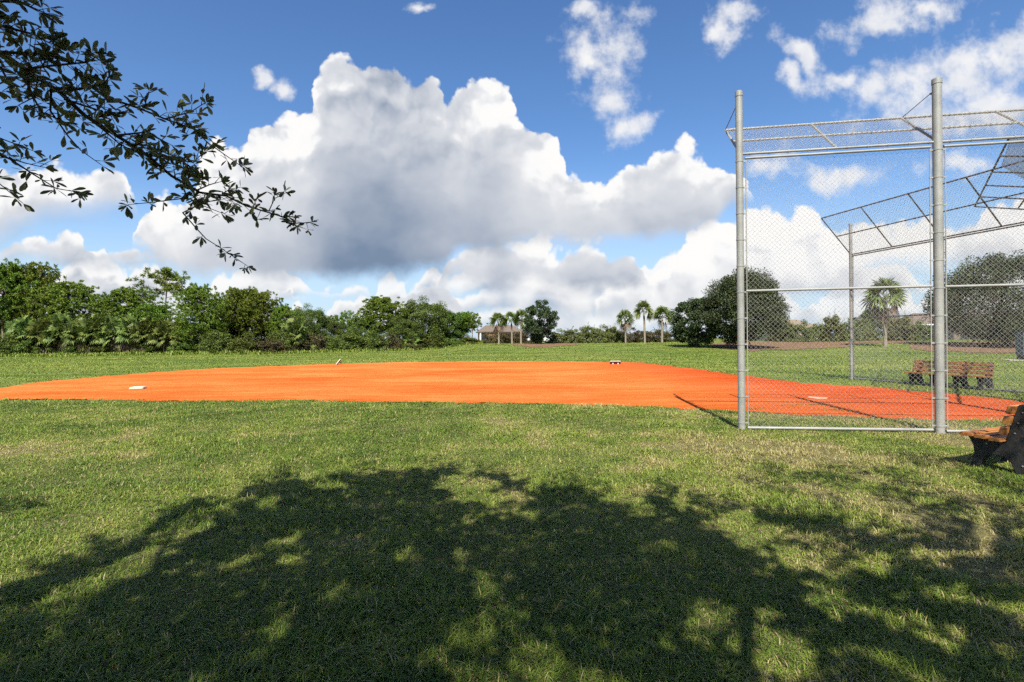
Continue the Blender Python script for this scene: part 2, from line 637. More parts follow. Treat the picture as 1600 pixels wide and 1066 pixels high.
def ground_fn(g, N):
    p = pos(g)
    n1 = g.noise(p, 0.35, 5.0, 0.6)
    n2 = g.noise(p, 2.2, 5.0, 0.65)
    n3 = g.noise(p, 14.0, 4.0, 0.7)
    x, y, z = g.sep(p)
    strt = g.noise(g.vec(g.mul(x, 0.10), g.mul(y, 0.33), 0.0), 1.0, 3.0, 0.55)        # mowing bands and wet patches across the field
    t = g.mad(n1, 0.35, g.mad(n2, 0.3, g.mad(n3, 0.45, g.mul(g.sub(strt, 0.5), 0.9))))
    cgreen = g.ramp(t, [(0.30, (0.050, 0.090, 0.016)), (0.50, (0.125, 0.175, 0.030)), (0.68, (0.215, 0.240, 0.055)), (0.85, (0.30, 0.265, 0.10))])
    soil = g.ramp(g.mad(n3, 0.6, g.mul(n2, 0.4)), [(0.3, (0.10, 0.082, 0.045)), (0.6, (0.22, 0.175, 0.085)), (0.8, (0.40, 0.29, 0.17))])
    near = g.smooth(y, 9.0, 20.0, 0.75, 0.0)
    cc = g.mix(near, cgreen, soil)
    h = g.mad(n3, 0.5, n2)
    return princ(g, cc, 0.9, 0.1, bump=h, bump_d=0.06)


def dirt_fn(g, N):
    p = pos(g)
    n1 = g.noise(g.vm('MULTIPLY', p, (0.16, 0.34, 1.0)), 1.0, 6.0, 0.6)
    n2 = g.noise(p, 3.0, 6.0, 0.68)
    n3 = g.noise(p, 40.0, 4.0, 0.7)
    n4 = g.noise(g.vm('MULTIPLY', p, (0.45, 2.2, 1.0)), 1.0, 4.0, 0.6)
    x, y, z = g.sep(p)
    wear = g.mad(g.sub(n2, 0.5), 5.0, g.mad(g.sub(n1, 0.5), 8.0, x))
    damp = g.smooth(wear, 3.5, 9.5)                                                # redder, damper clay at home plate
    t = g.mad(g.sub(n4, 0.5), 0.7, g.mad(g.sub(n1, 0.5), 1.25, g.mad(n2, 0.40, g.mad(n3, 0.25, 0.175))))
    dry = g.ramp(t, [(0.22, (0.62, 0.115, 0.022)), (0.5, (0.77, 0.184, 0.045)), (0.78, (0.88, 0.275, 0.082))])
    wet = g.ramp(t, [(0.22, (0.46, 0.060, 0.014)), (0.5, (0.60, 0.102, 0.030)), (0.8, (0.74, 0.175, 0.062))])
    h = g.mad(n2, 0.4, g.mul(n3, 0.6))
    return princ(g, g.mix(damp, dry, wet), 1.0, 0.0, bump=h, bump_d=0.035)


def blade_fn(g, N):
    a = N.new('ShaderNodeAttribute')
    a.attribute_name = 'tint'
    t = a.outputs['Fac']
    cc = g.ramp(t, [(0.0, (0.100, 0.175, 0.022)), (0.35, (0.215, 0.315, 0.038)), (0.62, (0.350, 0.405, 0.066)), (0.80, (0.52, 0.44, 0.16)), (1.0, (0.66, 0.53, 0.31))])
    p = princ(g, cc, 0.5, 0.25)
    tr = N.new('ShaderNodeBsdfTranslucent')
    g.put(tr.inputs[0], cc)
    mx = N.new('ShaderNodeMixShader')
    mx.inputs[0].default_value = 0.3
    g.l.new(p, mx.inputs[1])
    g.l.new(tr.outputs[0], mx.inputs[2])
    return mx.outputs[0]


def mulch_fn(g, N):
    p = pos(g)
    n = g.noise(p, 6.0, 5.0, 0.7)
    return princ(g, g.ramp(n, [(0.3, (0.12, 0.07, 0.042)), (0.55, (0.26, 0.155, 0.10)), (0.75, (0.40, 0.26, 0.17))]), 0.95, 0.05, bump=n, bump_d=0.08)


def galv_fn(g, N):
    co = obj_co(g)
    n = g.noise(co, 3.0, 5.0, 0.6)
    n2 = g.noise(co, 60.0, 2.0, 0.5)
    t = g.mad(n, 0.7, g.mul(n2, 0.3))
    cc = g.ramp(t, [(0.3, (0.26, 0.265, 0.25)), (0.55, (0.37, 0.375, 0.345)), (0.75, (0.47, 0.46, 0.42))])
    return princ(g, cc, g.mad(n, 0.25, 0.42), 0.4, metal=0.12)


def wire_fn(g, N):
    n = g.noise(pos(g), 1.5, 3.0)
    return princ(g, g.mix(n, (0.42, 0.41, 0.37), (0.54, 0.53, 0.48)), 0.55, 0.3, metal=0.1)


def timber_fn(g, N):
    co = g.vm('MULTIPLY', obj_co(g), (1.2, 14.0, 14.0))
    n = g.noise(co, 2.0, 5.0, 0.6, 0.4)
    cc = g.ramp(n, [(0.3, (0.28, 0.10, 0.03)), (0.55, (0.50, 0.20, 0.056)), (0.75, (0.68, 0.32, 0.10))])
    return princ(g, cc, 0.6, 0.3, bump=n, bump_d=0.003)


def black_fn(g, N):
    n = g.noise(obj_co(g), 18.0, 4.0, 0.7)
    return princ(g, g.ramp(n, [(0.35, (0.016, 0.016, 0.017)), (0.7, (0.045, 0.044, 0.043))]), 0.65, 0.35, bump=n, bump_d=0.002)


def speck(c0, c1, sc=8.0, rough=0.8, spec=0.2):
    def fn(g, N):
        n = g.noise(obj_co(g), sc, 4.0, 0.65)
        return princ(g, g.mix(n, c0, c1), rough, spec)
    return fn


M = {
    'ground': material('grass_ground', ground_fn),
    'dirt': material('orange_clay', dirt_fn),
    'blade': material('grass_blade', blade_fn),
    'mulch': material('bark_mulch', mulch_fn),
    'galv': material('galvanised_steel', galv_fn),
    'wire': material('chain_link_wire', wire_fn),
    'dark_metal': material('dark_and_shaded_steel', speck((0.06, 0.06, 0.055), (0.13, 0.13, 0.12), 20, 0.5, 0.4)),  # dark steel; on the far wing, galvanised pipe with backlit shade in its colour
    'timber': material('stained_timber', timber_fn),
    'black': material('black_recycled_plastic', black_fn),
    'bolt': material('bolt_steel', speck((0.22, 0.22, 0.21), (0.42, 0.42, 0.41), 30, 0.4, 0.5)),
    'base': material('dusty_white_rubber', speck((0.78, 0.66, 0.48), (0.86, 0.82, 0.72), 9, 0.7)),
    'plate': material('dirt_stained_rubber', speck((0.74, 0.40, 0.22), (0.80, 0.62, 0.46), 9, 0.8)),
    'maroon': material('maroon_rubber', speck((0.035, 0.008, 0.010), (0.07, 0.015, 0.018), 12, 0.7)),
    'pine': leafy('pine_needles', [(0.1, (0.070, 0.125, 0.014)), (0.5, (0.165, 0.265, 0.026)), (0.9, (0.290, 0.390, 0.045))], 0.25),
    'oak': leafy('oak_leaves', [(0.1, (0.042, 0.078, 0.014)), (0.5, (0.105, 0.170, 0.028)), (0.9, (0.195, 0.270, 0.048))], 0.25),
    'live_oak': leafy('live_oak_leaves', [(0.1, (0.022, 0.038, 0.014)), (0.5, (0.052, 0.080, 0.028)), (0.9, (0.105, 0.142, 0.052))], 0.2, objvar=0.2),
    'near_leaf': leafy('near_live_oak_leaves', [(0.1, (0.085, 0.10, 0.046)), (0.5, (0.165, 0.185, 0.085)), (0.9, (0.27, 0.285, 0.135))], 0.22, objvar=0.0, rough=0.42, spec=0.4),
    'palm': leafy('palm_fronds', [(0.1, (0.060, 0.105, 0.024)), (0.5, (0.145, 0.220, 0.048)), (0.9, (0.270, 0.330, 0.080))], 0.25),
    'dead': leafy('dead_fronds', [(0.1, (0.08, 0.052, 0.028)), (0.5, (0.15, 0.10, 0.055)), (0.9, (0.27, 0.19, 0.11))], 0.2),
    'shrub': leafy('shrub_leaves', [(0.1, (0.046, 0.078, 0.014)), (0.5, (0.120, 0.180, 0.028)), (0.9, (0.225, 0.290, 0.050))], 0.25, objvar=0.6),
    'yellow_shrub': leafy('yellowish_shrub_leaves', [(0.1, (0.06, 0.075, 0.014)), (0.5, (0.13, 0.145, 0.030)), (0.9, (0.22, 0.21, 0.06))], 0.25),
    'hedge': leafy('hedge_leaves', [(0.1, (0.070, 0.100, 0.030)), (0.5, (0.170, 0.215, 0.060)), (0.9, (0.290, 0.330, 0.105))], 0.25, objvar=0.3),
    'rust_shrub': leafy('brownish_shrub_leaves', [(0.1, (0.05, 0.045, 0.018)), (0.5, (0.11, 0.090, 0.036)), (0.9, (0.17, 0.14, 0.06))], 0.2),
    'pine_bark': material('pine_bark', bark_fn((0.16, 0.11, 0.085), (0.40, 0.30, 0.24))),
    'oak_bark': material('oak_bark', bark_fn((0.06, 0.05, 0.04), (0.17, 0.145, 0.12))),
    'palm_bark': material('palm_trunk', bark_fn((0.20, 0.17, 0.13), (0.42, 0.37, 0.29), 9.0)),
    'twig': material('oak_twig', bark_fn((0.035, 0.028, 0.02), (0.10, 0.085, 0.065), 20.0)),
    'roof': material('brown_shingles', speck((0.15, 0.115, 0.09), (0.24, 0.19, 0.155), 3.0)),
    'tan_roof': material('tan_shingles', speck((0.22, 0.17, 0.12), (0.34, 0.27, 0.2), 3.0)),
    'stucco': material('cream_stucco', speck((0.55, 0.49, 0.38), (0.66, 0.60, 0.48), 2.0)),
    'white': material('white_paint', speck((0.74, 0.74, 0.72), (0.82, 0.82, 0.80), 2.0, 0.5)),
    'orange_wall': material('orange_stucco', speck((0.45, 0.21, 0.10), (0.55, 0.28, 0.15), 2.0)),
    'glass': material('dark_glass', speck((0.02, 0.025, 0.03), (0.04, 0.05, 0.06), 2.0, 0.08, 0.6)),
    'car_white': material('white_car_paint', speck((0.72, 0.73, 0.74), (0.78, 0.79, 0.80), 2.0, 0.25, 0.5)),
    'tyre': material('tyre_rubber', speck((0.02, 0.02, 0.02), (0.035, 0.035, 0.035), 10.0, 0.8)),
    'blue_grey': material('blue_grey_paint', speck((0.10, 0.13, 0.18), (0.15, 0.19, 0.25), 4.0, 0.5)),
    'concrete': material('concrete', speck((0.36, 0.34, 0.30), (0.52, 0.50, 0.45), 6.0, 0.9)),
}

# ------------------------------------------------------------------ ground, infield, mulch
ys = np.concatenate([np.arange(-60, -5, 5), np.arange(-5, 14, 0.5), np.arange(14, 40, 2), np.arange(40, 130, 1.5), np.arange(130, 300, 15), np.geomspace(300, 2500, 14)])
ts = np.concatenate([np.linspace(-1, -0.3, 22)[:-1], np.linspace(-0.3, 0.3, 90), np.linspace(0.3, 1, 22)[1:]])
gx = ts[None, :] * (np.abs(ys)[:, None] * 3.2 + 60)
gy = np.repeat(ys[:, None], len(ts), 1)
gv = np.stack([gx, gy, terrain(gx, gy)], -1).reshape(-1, 3)
nr, nc = gx.shape
idx = np.arange(nr * nc).reshape(nr, nc)
gf = np.stack([idx[:-1, :-1], idx[:-1, 1:], idx[1:, 1:], idx[1:, :-1]], -1).reshape(-1, 4)
tag(mesh_np('ground', gv, gf, M['ground'], smooth_shade=True), kind='structure')

NEAR_EDGE = [(-70, 622), (0, 624), (75, 624), (150, 625), (300, 626), (480, 626), (560, 628), (640, 629), (800, 631), (920, 633), (1040, 637), (1110, 641), (1166, 644), (1256, 649),
             (1366, 653), (1444, 656), (1566, 657), (1640, 655), (1690, 648)]
FAR_EDGE = [(1700, 640), (1660, 634), (1597, 628), (1537, 620), (1460, 614), (1350, 605), (1256, 599), (1166, 588), (1120, 582), (1080, 576), (1040, 571.5), (1000, 567), (940, 565.6), (880, 565), (760, 565), (640, 566),
            (520, 569), (400, 573.5), (300, 578), (200, 585), (100, 594), (40, 600), (0, 606), (-50, 613), (-85, 619)]
poly0 = [gp(*p) for p in NEAR_EDGE + FAR_EDGE]
INFIELD = []
for i, p in enumerate(poly0):                    # ragged grass edge
    q = poly0[(i + 1) % len(poly0)]
    L = (q - p).length
    n = max(2, int(L / 0.18))
    d = (q - p) / n
    nrm = Vector((-d.y, d.x, 0)).normalized()
    for k in range(n):
        w = p + d * k
        amp = 0.15 + 0.009 * w.y
        a = (float(fbm(w.x * 1.6, w.y * 1.6, 3)) - 0.5) * 2.2 * amp + (random.random() - 0.5) * 0.5 * amp
        INFIELD.append((w.x + nrm.x * a, w.y + nrm.y * a))
bm = bmesh.new()
bm.faces.new([bm.verts.new((x, y, 0.006)) for x, y in INFIELD])
bmesh.ops.triangulate(bm, faces=bm.faces)
me = bpy.data.meshes.new('infield_dirt')
bm.to_mesh(me)
bm.free()
if me.polygons[0].normal.z < 0:
    me.flip_normals()
o = bpy.data.objects.new('infield_dirt', me)
me.materials.append(M['dirt'])
col.objects.link(o)
tag(o, kind='structure')
INF_POLY = [(p.x, p.y) for p in poly0]


def mulch_bed(px0, px1, y0, y1, seed):
    nu, nv = 60, 14
    pts = np.zeros((nv, nu, 3))
    for j in range(nv):
        for i in range(nu):
            s = i / (nu - 1)
            e = math.sin(math.pi * s) ** 0.35
            yv = y0 + (y1 - y0) * j / (nv - 1)
            mid = 0.5 * (y0 + y1)
            yv = mid + (yv - mid) * e * (0.8 + 0.5 * float(vnoise(s * 14, seed)))
            d = ray(px0 + (px1 - px0) * s, 531)
            x = d.x * yv
            pts[j, i] = (x, yv, tz(x, yv) + 0.035)
    ii = np.arange(nu * nv).reshape(nv, nu)
    f = np.stack([ii[:-1, :-1], ii[:-1, 1:], ii[1:, 1:], ii[1:, :-1]], -1).reshape(-1, 4)
    tag(mesh_np('mulch_bed', pts.reshape(-1, 3), f, M['mulch'], smooth_shade=True), kind='structure')


mulch_bed(800, 905, 63, 76, 1)
mulch_bed(1110, 1345, 51, 74, 2)
mulch_bed(1420, 1680, 46, 66, 3)
mulch_bed(1335, 1430, 62, 76, 4)

# ------------------------------------------------------------------ grass (nobody could count it)
def grass_blades(name, x, y, length, width, tint, lean, flat, seed):
    """ribbon blades, bent over; all in one mesh"""
    r = np.random.default_rng(seed)
    n = len(x)
    z = terrain(x, y)
    az = r.uniform(0, 2 * np.pi, n)
    dirx, diry = np.cos(az), np.sin(az)
    th0 = r.uniform(0.15, 0.8, n) * lean
    th1 = th0 + r.uniform(0.3, 1.1, n) * flat
    th2 = th1 + r.uniform(0.1, 0.7, n) * flat
    P = [np.stack([x, y, z - 0.004], -1)]
    for th, fr in ((th0, 0.4), (th1, 0.35), (th2, 0.25)):
        st = np.stack([np.sin(th) * dirx, np.sin(th) * diry, np.cos(th)], -1) * (length * fr)[:, None]
        q = P[-1] + st
        q[:, 2] = np.maximum(q[:, 2], z + 0.003)
        P.append(q)
    sx = -diry * width * 0.5
    sy = dirx * width * 0.5
    side = np.stack([sx, sy, np.zeros(n)], -1)
    V = np.stack([P[0] - side * 0.8, P[0] + side * 0.8, P[1] - side, P[1] + side, P[2] - side * 0.75, P[2] + side * 0.75, P[3]], 1)
    b = (np.arange(n) * 7)[:, None]
    quads = np.concatenate([b + np.array([[0, 1, 3, 2]]), b + np.array([[2, 3, 5, 4]])], 0)
    tris = b + np.array([[4, 5, 6]])
    ob = mesh_np(name, V.reshape(-1, 3), [quads, tris], M['blade'])
    at_ = ob.data.attributes.new('tint', 'FLOAT', 'POINT')
    tt = np.repeat(tint, 7).astype(np.float32)
    vals = np.zeros(len(ob.data.vertices), np.float32)
    vals[:len(tt)] = tt
    at_.data.foreach_set('value', vals)
    return ob


def straw(x, y):
    """how dry and thin the turf is, patch by patch"""
    a = fbm(x * 0.55, y * 0.55, 11, 4)
    b = fbm(x * 2.3, y * 2.3, 23, 3)
    right = smooth(x, 0.3, 2.6) * 0.24 - smooth(-x, 0.5, 4.0) * 0.10
    return np.clip((a - 0.5) * 1.25 + (b - 0.5) * 1.0 + 0.42 + right, 0, 1)


def near_grass():
    r = np.random.default_rng(5)
    N0 = 1300000
    # depth distribution ~ d^-0.35 on each unit of image width
    dmin, dmax, k = 0.7, 13.5, 0.72
    dd = (dmin ** k + r.uniform(0, 1, N0) * (dmax ** k - dmin ** k)) ** (1 / k)
    xx = r.uniform(-1, 1, N0) * (1.12 * dd + 3.4)
    wob = (fbm(xx * 2.2, dd * 2.2, 5, 3) - 0.5) * 0.5
    keep = ~in_poly(xx + r.normal(0, 0.06, N0), dd + wob * 0.6 - 0.02 + r.normal(0, 0.07, N0), INF_POLY)
    s = straw(xx, dd)
    tuft = fbm(xx * 5.0, dd * 5.0, 31, 2)
    keep &= r.uniform(0, 1, N0) < np.clip(1.25 - 0.95 * smooth(s, 0.5, 0.95) + (tuft - 0.5) * 1.4, 0.12, 1)
    xx, dd, s, tuft = xx[keep], dd[keep], s[keep], tuft[keep]
    n = len(xx)
    grow = 0.8 + 0.6 * smooth(fbm(xx * 1.1, dd * 1.1, 41, 3), 0.35, 0.7)
    ln = r.uniform(0.022, 0.062, n) * grow * (0.7 + 0.9 * (tuft))
    wd = r.uniform(0.0022, 0.0042, n) * (0.8 + 0.20 * dd)
    tint = np.clip(0.34 + (s - 0.42) * 0.75 + r.normal(0, 0.12, n), 0, 1)
    dry = r.uniform(0, 1, n) < 0.09 + 0.38 * smooth(s, 0.42, 0.9)
    tint[dry] = r.uniform(0.75, 1.0, dry.sum())
    tag(grass_blades('grass', xx, dd, ln, wd, tint, 1.25, 1.1, 6), kind='stuff')


near_grass()


def far_grass():
    r = np.random.default_rng(8)
    N0 = 180000
    k = 0.55
    dd = (13.0 ** k + r.uniform(0, 1, N0) * (78.0 ** k - 13.0 ** k)) ** (1 / k)
    xx = r.uniform(-1.35, 1.35, N0) * dd
    wob = (fbm(xx * 1.2, dd * 1.2, 5, 3) - 0.5) * 0.8
    keep = ~in_poly(xx, dd + wob, INF_POLY)
    xx, dd = xx[keep], dd[keep]
    n = len(xx)
    pat = fbm(xx * 0.12, dd * 0.4, 51, 4)
    ln = r.uniform(0.03, 0.085, n) * (0.7 + pat)
    wd = 0.0012 * dd * r.uniform(0.6, 1.2, n)
    tint = np.clip(0.36 + (pat - 0.5) * 0.9 + r.normal(0, 0.13, n), 0, 1)
    tag(grass_blades('far_grass', xx, dd, ln, wd, tint, 0.9, 0.8, 9), kind='stuff')
    # taller weeds where the mown field meets the woods
    n = 9000
    q = r.uniform(-80, 780, n)
    off = r.uniform(-2.5, 1.0, n)
    D = np.interp(q, [-100, 0, 400, 560, 640, 720, 800], [63, 64, 66, 76, 83, 92, 96]) + off
    xx = np.array([ray(a, 535).x for a in q]) * D
    tag(grass_blades('tall_weeds', xx, D, r.uniform(0.15, 0.55, n) * (0.5 + vnoise(xx * 0.7, D)), np.full(n, 0.09), np.clip(r.normal(0.4, 0.15, n), 0, 1), 0.6, 0.5, 10), kind='stuff')


far_grass()


def dirt_tufts():
    r = np.random.default_rng(21)
    X, Y = [], []
    for px, py, n, w in ((1270, 633, 120, 0.30), (1236, 634, 90, 0.25), (1303, 641, 110, 0.3), (1336, 644, 70, 0.2), (1274, 609.5, 90, 0.35), (1180, 640, 60, 0.2), (1400, 648, 60, 0.25)):
        c = gp(px, py)
        X.append(r.normal(c.x, w * 0.6, n))
        Y.append(r.normal(c.y, w * 0.25, n))
    X, Y = np.concatenate(X), np.concatenate(Y)
    n = len(X)
    tag(grass_blades('dirt_tufts', X, Y, r.uniform(0.03, 0.07, n), np.full(n, 0.012), np.clip(r.normal(0.4, 0.2, n), 0, 1), 1.3, 1.0, 22), kind='stuff')


dirt_tufts()


def leaf_litter():
    r = np.random.default_rng(33)
    n = 170
    y = 1.8 + 5.5 * r.uniform(0, 1, n) ** 1.3
    x = r.uniform(-1.0, 1.15, n) * y
    z = r.uniform(0.012, 0.035, n)
    a = r.uniform(0, 6.28, n)
    L, W = r.uniform(0.03, 0.055, n), r.uniform(0.012, 0.022, n)
    ax = np.stack([np.cos(a), np.sin(a), r.normal(0, 0.2, n)], -1)
    sd = np.stack([-np.sin(a), np.cos(a), r.normal(0, 0.3, n)], -1)
    c = np.stack([x, y, z], -1)
    V = np.stack([c - ax * L[:, None] / 2, c + sd * W[:, None] / 2, c + ax * L[:, None] / 2, c - sd * W[:, None] / 2], 1)
    tag(mesh_np('fallen_leaves', V.reshape(-1, 3), np.arange(n * 4).reshape(-1, 4), M['dead']), kind='stuff')


leaf_litter()

# ------------------------------------------------------------------ backstop
P1, P2 = gp(1159, 671.5), gp(1468.5, 677)
P3 = gp(1331, 593)
nd_ = (P2 - P1)
nd_.z = 0
SPAN = nd_.length
nd_.normalize()
C1 = P1 + nd_ * SPAN * 2
ni = Vector((-nd_.y, nd_.x, 0))                    # towards the field
fd = Vector((0.232, -0.973, 0)).normalized()
FSPAN = 3.15
C2 = P3 + fd * FSPAN * 2
fi = Vector((fd.y, -fd.x, 0))
if fi.x > 0:
    fi = -fi
RAIL_H = (at(1157, 240, P1.y).z + at(1466, 232, P2.y).z) / 2
TOP1, TOP2 = at(1154, 142, P1.y).z, at(1463.5, 122, P2.y).z
MID_H = at(1158, 455, P1.y).z
backstop = empty('backstop', tuple(P1))
tag(backstop, 'tall galvanised chain link backstop with three overhanging mesh hoods around home plate', 'backstop')
B0 = Vector(P1)


def rel(p):
    return Vector(p) - B0


def link_mesh(mb_v, mb_f, o, ux, uy, w, h, a=0.078, r=0.0020, nrm=None, n0=0):
    """woven zigzag wires over a rectangle: origin o, unit axes ux, uy"""
    nrm = ux.cross(uy)
    nw = int(2 * w / a)
    nk = int(2 * h / a) + 1
    ks = np.arange(nk)
    out_v, out_f = [], []
    cs = [(r, 0), (0, r), (-r, 0), (0, -r)]
    base = n0
    ux_, uy_, n_ = np.array(ux), np.array(uy), np.array(nrm)
    for i in range(nw):
        xx = (i + ((ks + i) % 2)) * a / 2
        yy = ks * a / 2
        zz = np.where((ks + i) % 2 == 0, 0.004, -0.004)
        c = np.array(o)[None] + xx[:, None] * ux_ + yy[:, None] * uy_ + zz[:, None] * n_
        ring = np.stack([c + ux_ * p + n_ * q for p, q in cs], 1).reshape(-1, 3)
        b = base + np.arange(nk - 1)[:, None] * 4
        for k in range(4):
            k2 = (k + 1) % 4
            out_f.append(np.concatenate([b + k, b + k2, b + 4 + k2, b + 4 + k], 1))
        out_v.append(ring)
        base += nk * 4
    mb_v.append(np.concatenate(out_v))
    mb_f.append(np.concatenate(out_f))
    return base


def link_panel(name, o, ux, uy, w, h, parent, **kw):
    v, f = [], []
    link_mesh(v, f, rel(o), ux, uy, w, h, **kw)
    return mesh_np(name, np.concatenate(v), np.concatenate(f), M['wire'], parent)


UP = Vector((0, 0, 1))


def post(p, top, rad, sides, metal='galv', bands=11):
    mb = MB()
    b = rel(p)
    mb.tube([b + UP * -0.05, b + UP * (top - 0.03)], rad, 20)
    po = mb.build('post', M[metal], backstop, True)
    mb = MB()
    mb.tube([b + UP * (top - 0.10), b + UP * (top - 0.02), b + UP * (top - 0.005)], [rad + 0.006, rad + 0.006, rad * 0.75], 20)
    mb.build('post_cap', M[metal], po, True)
    for i in range(bands):
        z = 0.12 + (RAIL_H - 0.2) * i / (bands - 1)
        mb = MB()
        mb.tube([b + UP * (z - 0.012), b + UP * (z + 0.012)], rad + 0.005, 20)
        for s in sides:
            c = b + s * (rad + 0.02) + UP * z
            Mx = Matrix.Translation(c) @ s.to_track_quat('X', 'Z').to_matrix().to_4x4()
            mb.box((-0.03, -0.009, -0.012), (0.035, 0.009, 0.012), Mx)
        mb.build('tension_band', M[metal], po, True)
    for s in sides:
        mb = MB()
        c = b + s * (rad + 0.045)
        mb.tube([c + UP * 0.05, c + UP * (RAIL_H - 0.04)], 0.009, 6)
        mb.build('tension_bar', M[metal], po)
    return po


def rail(a, b, rad=0.021, metal='galv', name='rail'):
    mb = MB()
    mb.tube([rel(a), rel(b)], rad, 10)
    return mb.build(name, M[metal], backstop, True)


# near wing: two bays
post(P1, TOP1, 0.057, [nd_])
post(P2, TOP2, 0.065, [-nd_, nd_])
post(C1, TOP2, 0.078, [-nd_])
for k in range(2):
    a = P1 + nd_ * (SPAN * k + 0.09)
    b = P1 + nd_ * (SPAN * (k + 1) - 0.10)
    rail(a + UP * 0.035, b + UP * 0.05, 0.024)
    rail(a + UP * MID_H, b + UP * (MID_H + 0.01))
    rail(a + UP * (RAIL_H - 0.03), b + UP * (RAIL_H - 0.03))
    link_panel('chain_link_mesh', a + UP * 0.06 + ni * 0.035, nd_, UP, (b - a).length, RAIL_H - 0.08, backstop)
# hood over the near wing, leaning in over the field
HA, HB = 0.98, 0.80
hv = (ni * HA + UP * HB)
hl = hv.length
hdir = hv.normalized()
HBASE = RAIL_H + 0.045
W2 = SPAN * 2


def hood(name, a0, a1, t0, t1, nmem, mesh_parent, metal, rad=0.021, mids=(0.5,), dens=0.078, wr=0.0022):
    """a0-a1 lower edge, t0-t1 outer edge"""
    mb = MB()
    mb.tube([rel(a0), rel(a1)], rad, 10)
    mb.tube([rel(t0), rel(t1)], rad, 10)
    for s in mids:
        mb.tube([rel(a0.lerp(t0, s)), rel(a1.lerp(t1, s))], rad * 0.9, 8)
    for i in range(nmem + 1):
        s = i / nmem
        mb.tube([rel(a0.lerp(a1, s)), rel(t0.lerp(t1, s))], rad * 0.95, 8)
    uxt = (a1 - a0).normalized()
    for e0, e1 in ((a0, a1), (t0, t1)) + tuple((a0.lerp(t0, m_), a1.lerp(t1, m_)) for m_ in mids):   # wire ties round the rails
        L = (e1 - e0).length
        for i in range(int(L / 0.3)):
            c = rel(e0.lerp(e1, (i + 0.5) * 0.3 / L))
            mb.tube([c - uxt * 0.008, c + uxt * 0.008], rad + 0.006, 8)
    h = mb.build(name, M[metal], backstop, True)
    # mesh laid on the frame, with the little wire ties along its rails
    ux = (a1 - a0).normalized()
    vv = (t0 - a0)
    along = vv.dot(ux)
    uy = (vv - ux * along).normalized()
    w, hh = (a1 - a0).length, (vv - ux * along).length
    v, f = [], []
    nn = ux.cross(uy)
    up_s = 0.03 if nn.z > 0 else -0.03
    link_mesh(v, f, rel(a0 + nn * up_s), ux, uy, w, hh, a=dens, r=wr)
    v, f = np.concatenate(v), np.concatenate(f)
    # trim to the frame's own outline
    loc = v - np.array(rel(a0))
    q = loc @ np.array(uy) / hh
    s = loc @ np.array(ux)
    lo = q * along
    hi = w + q * ((t1 - a1).dot(ux))
    ok = (s >= lo - 0.02) & (s <= hi + 0.02)
    f = f[ok[f].all(1)]
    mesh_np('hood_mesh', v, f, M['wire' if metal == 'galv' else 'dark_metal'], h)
    return h


hood('hood', P1 + UP * HBASE + nd_ * 0.02, C1 + UP * HBASE, P1 + UP * HBASE + hv + nd_ * 0.02, C1 + UP * HBASE + hv, 4, None, 'galv')
for p, t in ((P1, TOP1), (P2, TOP2), (C1, TOP2)):
    mb = MB()
    e = rel(p) + UP * HBASE + hv + nd_ * 0.02
    s = rel(p) + UP * (t - 0.17) + ni * 0.075
    mb.tube([s, s.lerp(e, 0.96), e], 0.0065, 6)
    mb.tube([s - UP * 0.05, s + (e - s) * 0.10], 0.016, 6)
    mb.tube([e, e + (s - e) * 0.22 + ni * 0.05], 0.005, 5)
    mb.build('support_cable', M['dark_metal'], backstop, True)

# far wing, seen from inside
FT = at(1327, 349, P3.y).z
FR = at(1328, 398, P3.y).z
RAIL_SAVE = RAIL_H
RAIL_H = FR
post(P3, FT, 0.055, [fd], bands=12)
post(P3 + fd * FSPAN, FT, 0.055, [fd, -fd], bands=12)
post(C2, FT, 0.06, [-fd], bands=12)
FA, FB = 1.27, 1.26
fv = fi * FA + UP * FB
for k in range(2):
    a = P3 + fd * (FSPAN * k + 0.07)
    b = P3 + fd * (FSPAN * (k + 1) - 0.07)
    rail(a + UP * 0.05, b + UP * 0.05, 0.022)
    rail(a + UP * 2.22, b + UP * 2.22, 0.022, 'dark_metal')  # darker steel paints in the shade on these pipes
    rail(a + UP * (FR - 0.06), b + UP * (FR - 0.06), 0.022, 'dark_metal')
    link_panel('chain_link_mesh', a + UP * 0.07 + fi * 0.03, fd, UP, (b - a).length, FR - 0.1, backstop)
hood('hood', P3 + UP * FR, C2 + UP * FR, P3 + UP * FR + fv, C2 + UP * FR + fv, 4, None, 'dark_metal', dens=0.09)  # hood frame shaded by its colour too

# middle panel behind home plate, mostly beyond the right edge of the view
cd_ = (C2 - C1)
cd_.z = 0
CL = cd_.length
cd_.normalize()
ci = Vector((-cd_.y, cd_.x, 0))
for k in range(1, 2):
    post(C1 + cd_ * CL * 0.5, FT, 0.06, [cd_, -cd_], bands=10)
for k in range(2):
    a, b = C1 + cd_ * (CL * 0.5 * k + 0.08), C1 + cd_ * (CL * 0.5 * (k + 1) - 0.08)
    rail(a + UP * 0.05, b + UP * 0.05, 0.022)
    rail(a + UP * 2.2, b + UP * 2.2, 0.022)
    rail(a + UP * (FR - 0.05), b + UP * (FR - 0.05), 0.022)
    link_panel('chain_link_mesh', a + UP * 0.07 + ci * 0.03, cd_, UP, (b - a).length, FR - 0.1, backstop)
N_t, F_t = at(1569, 231, 10.07 * 1.19), at(1523, 323, 14.5 * 1.19)
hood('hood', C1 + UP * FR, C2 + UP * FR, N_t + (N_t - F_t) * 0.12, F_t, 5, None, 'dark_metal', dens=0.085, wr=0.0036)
RAIL_H = RAIL_SAVE

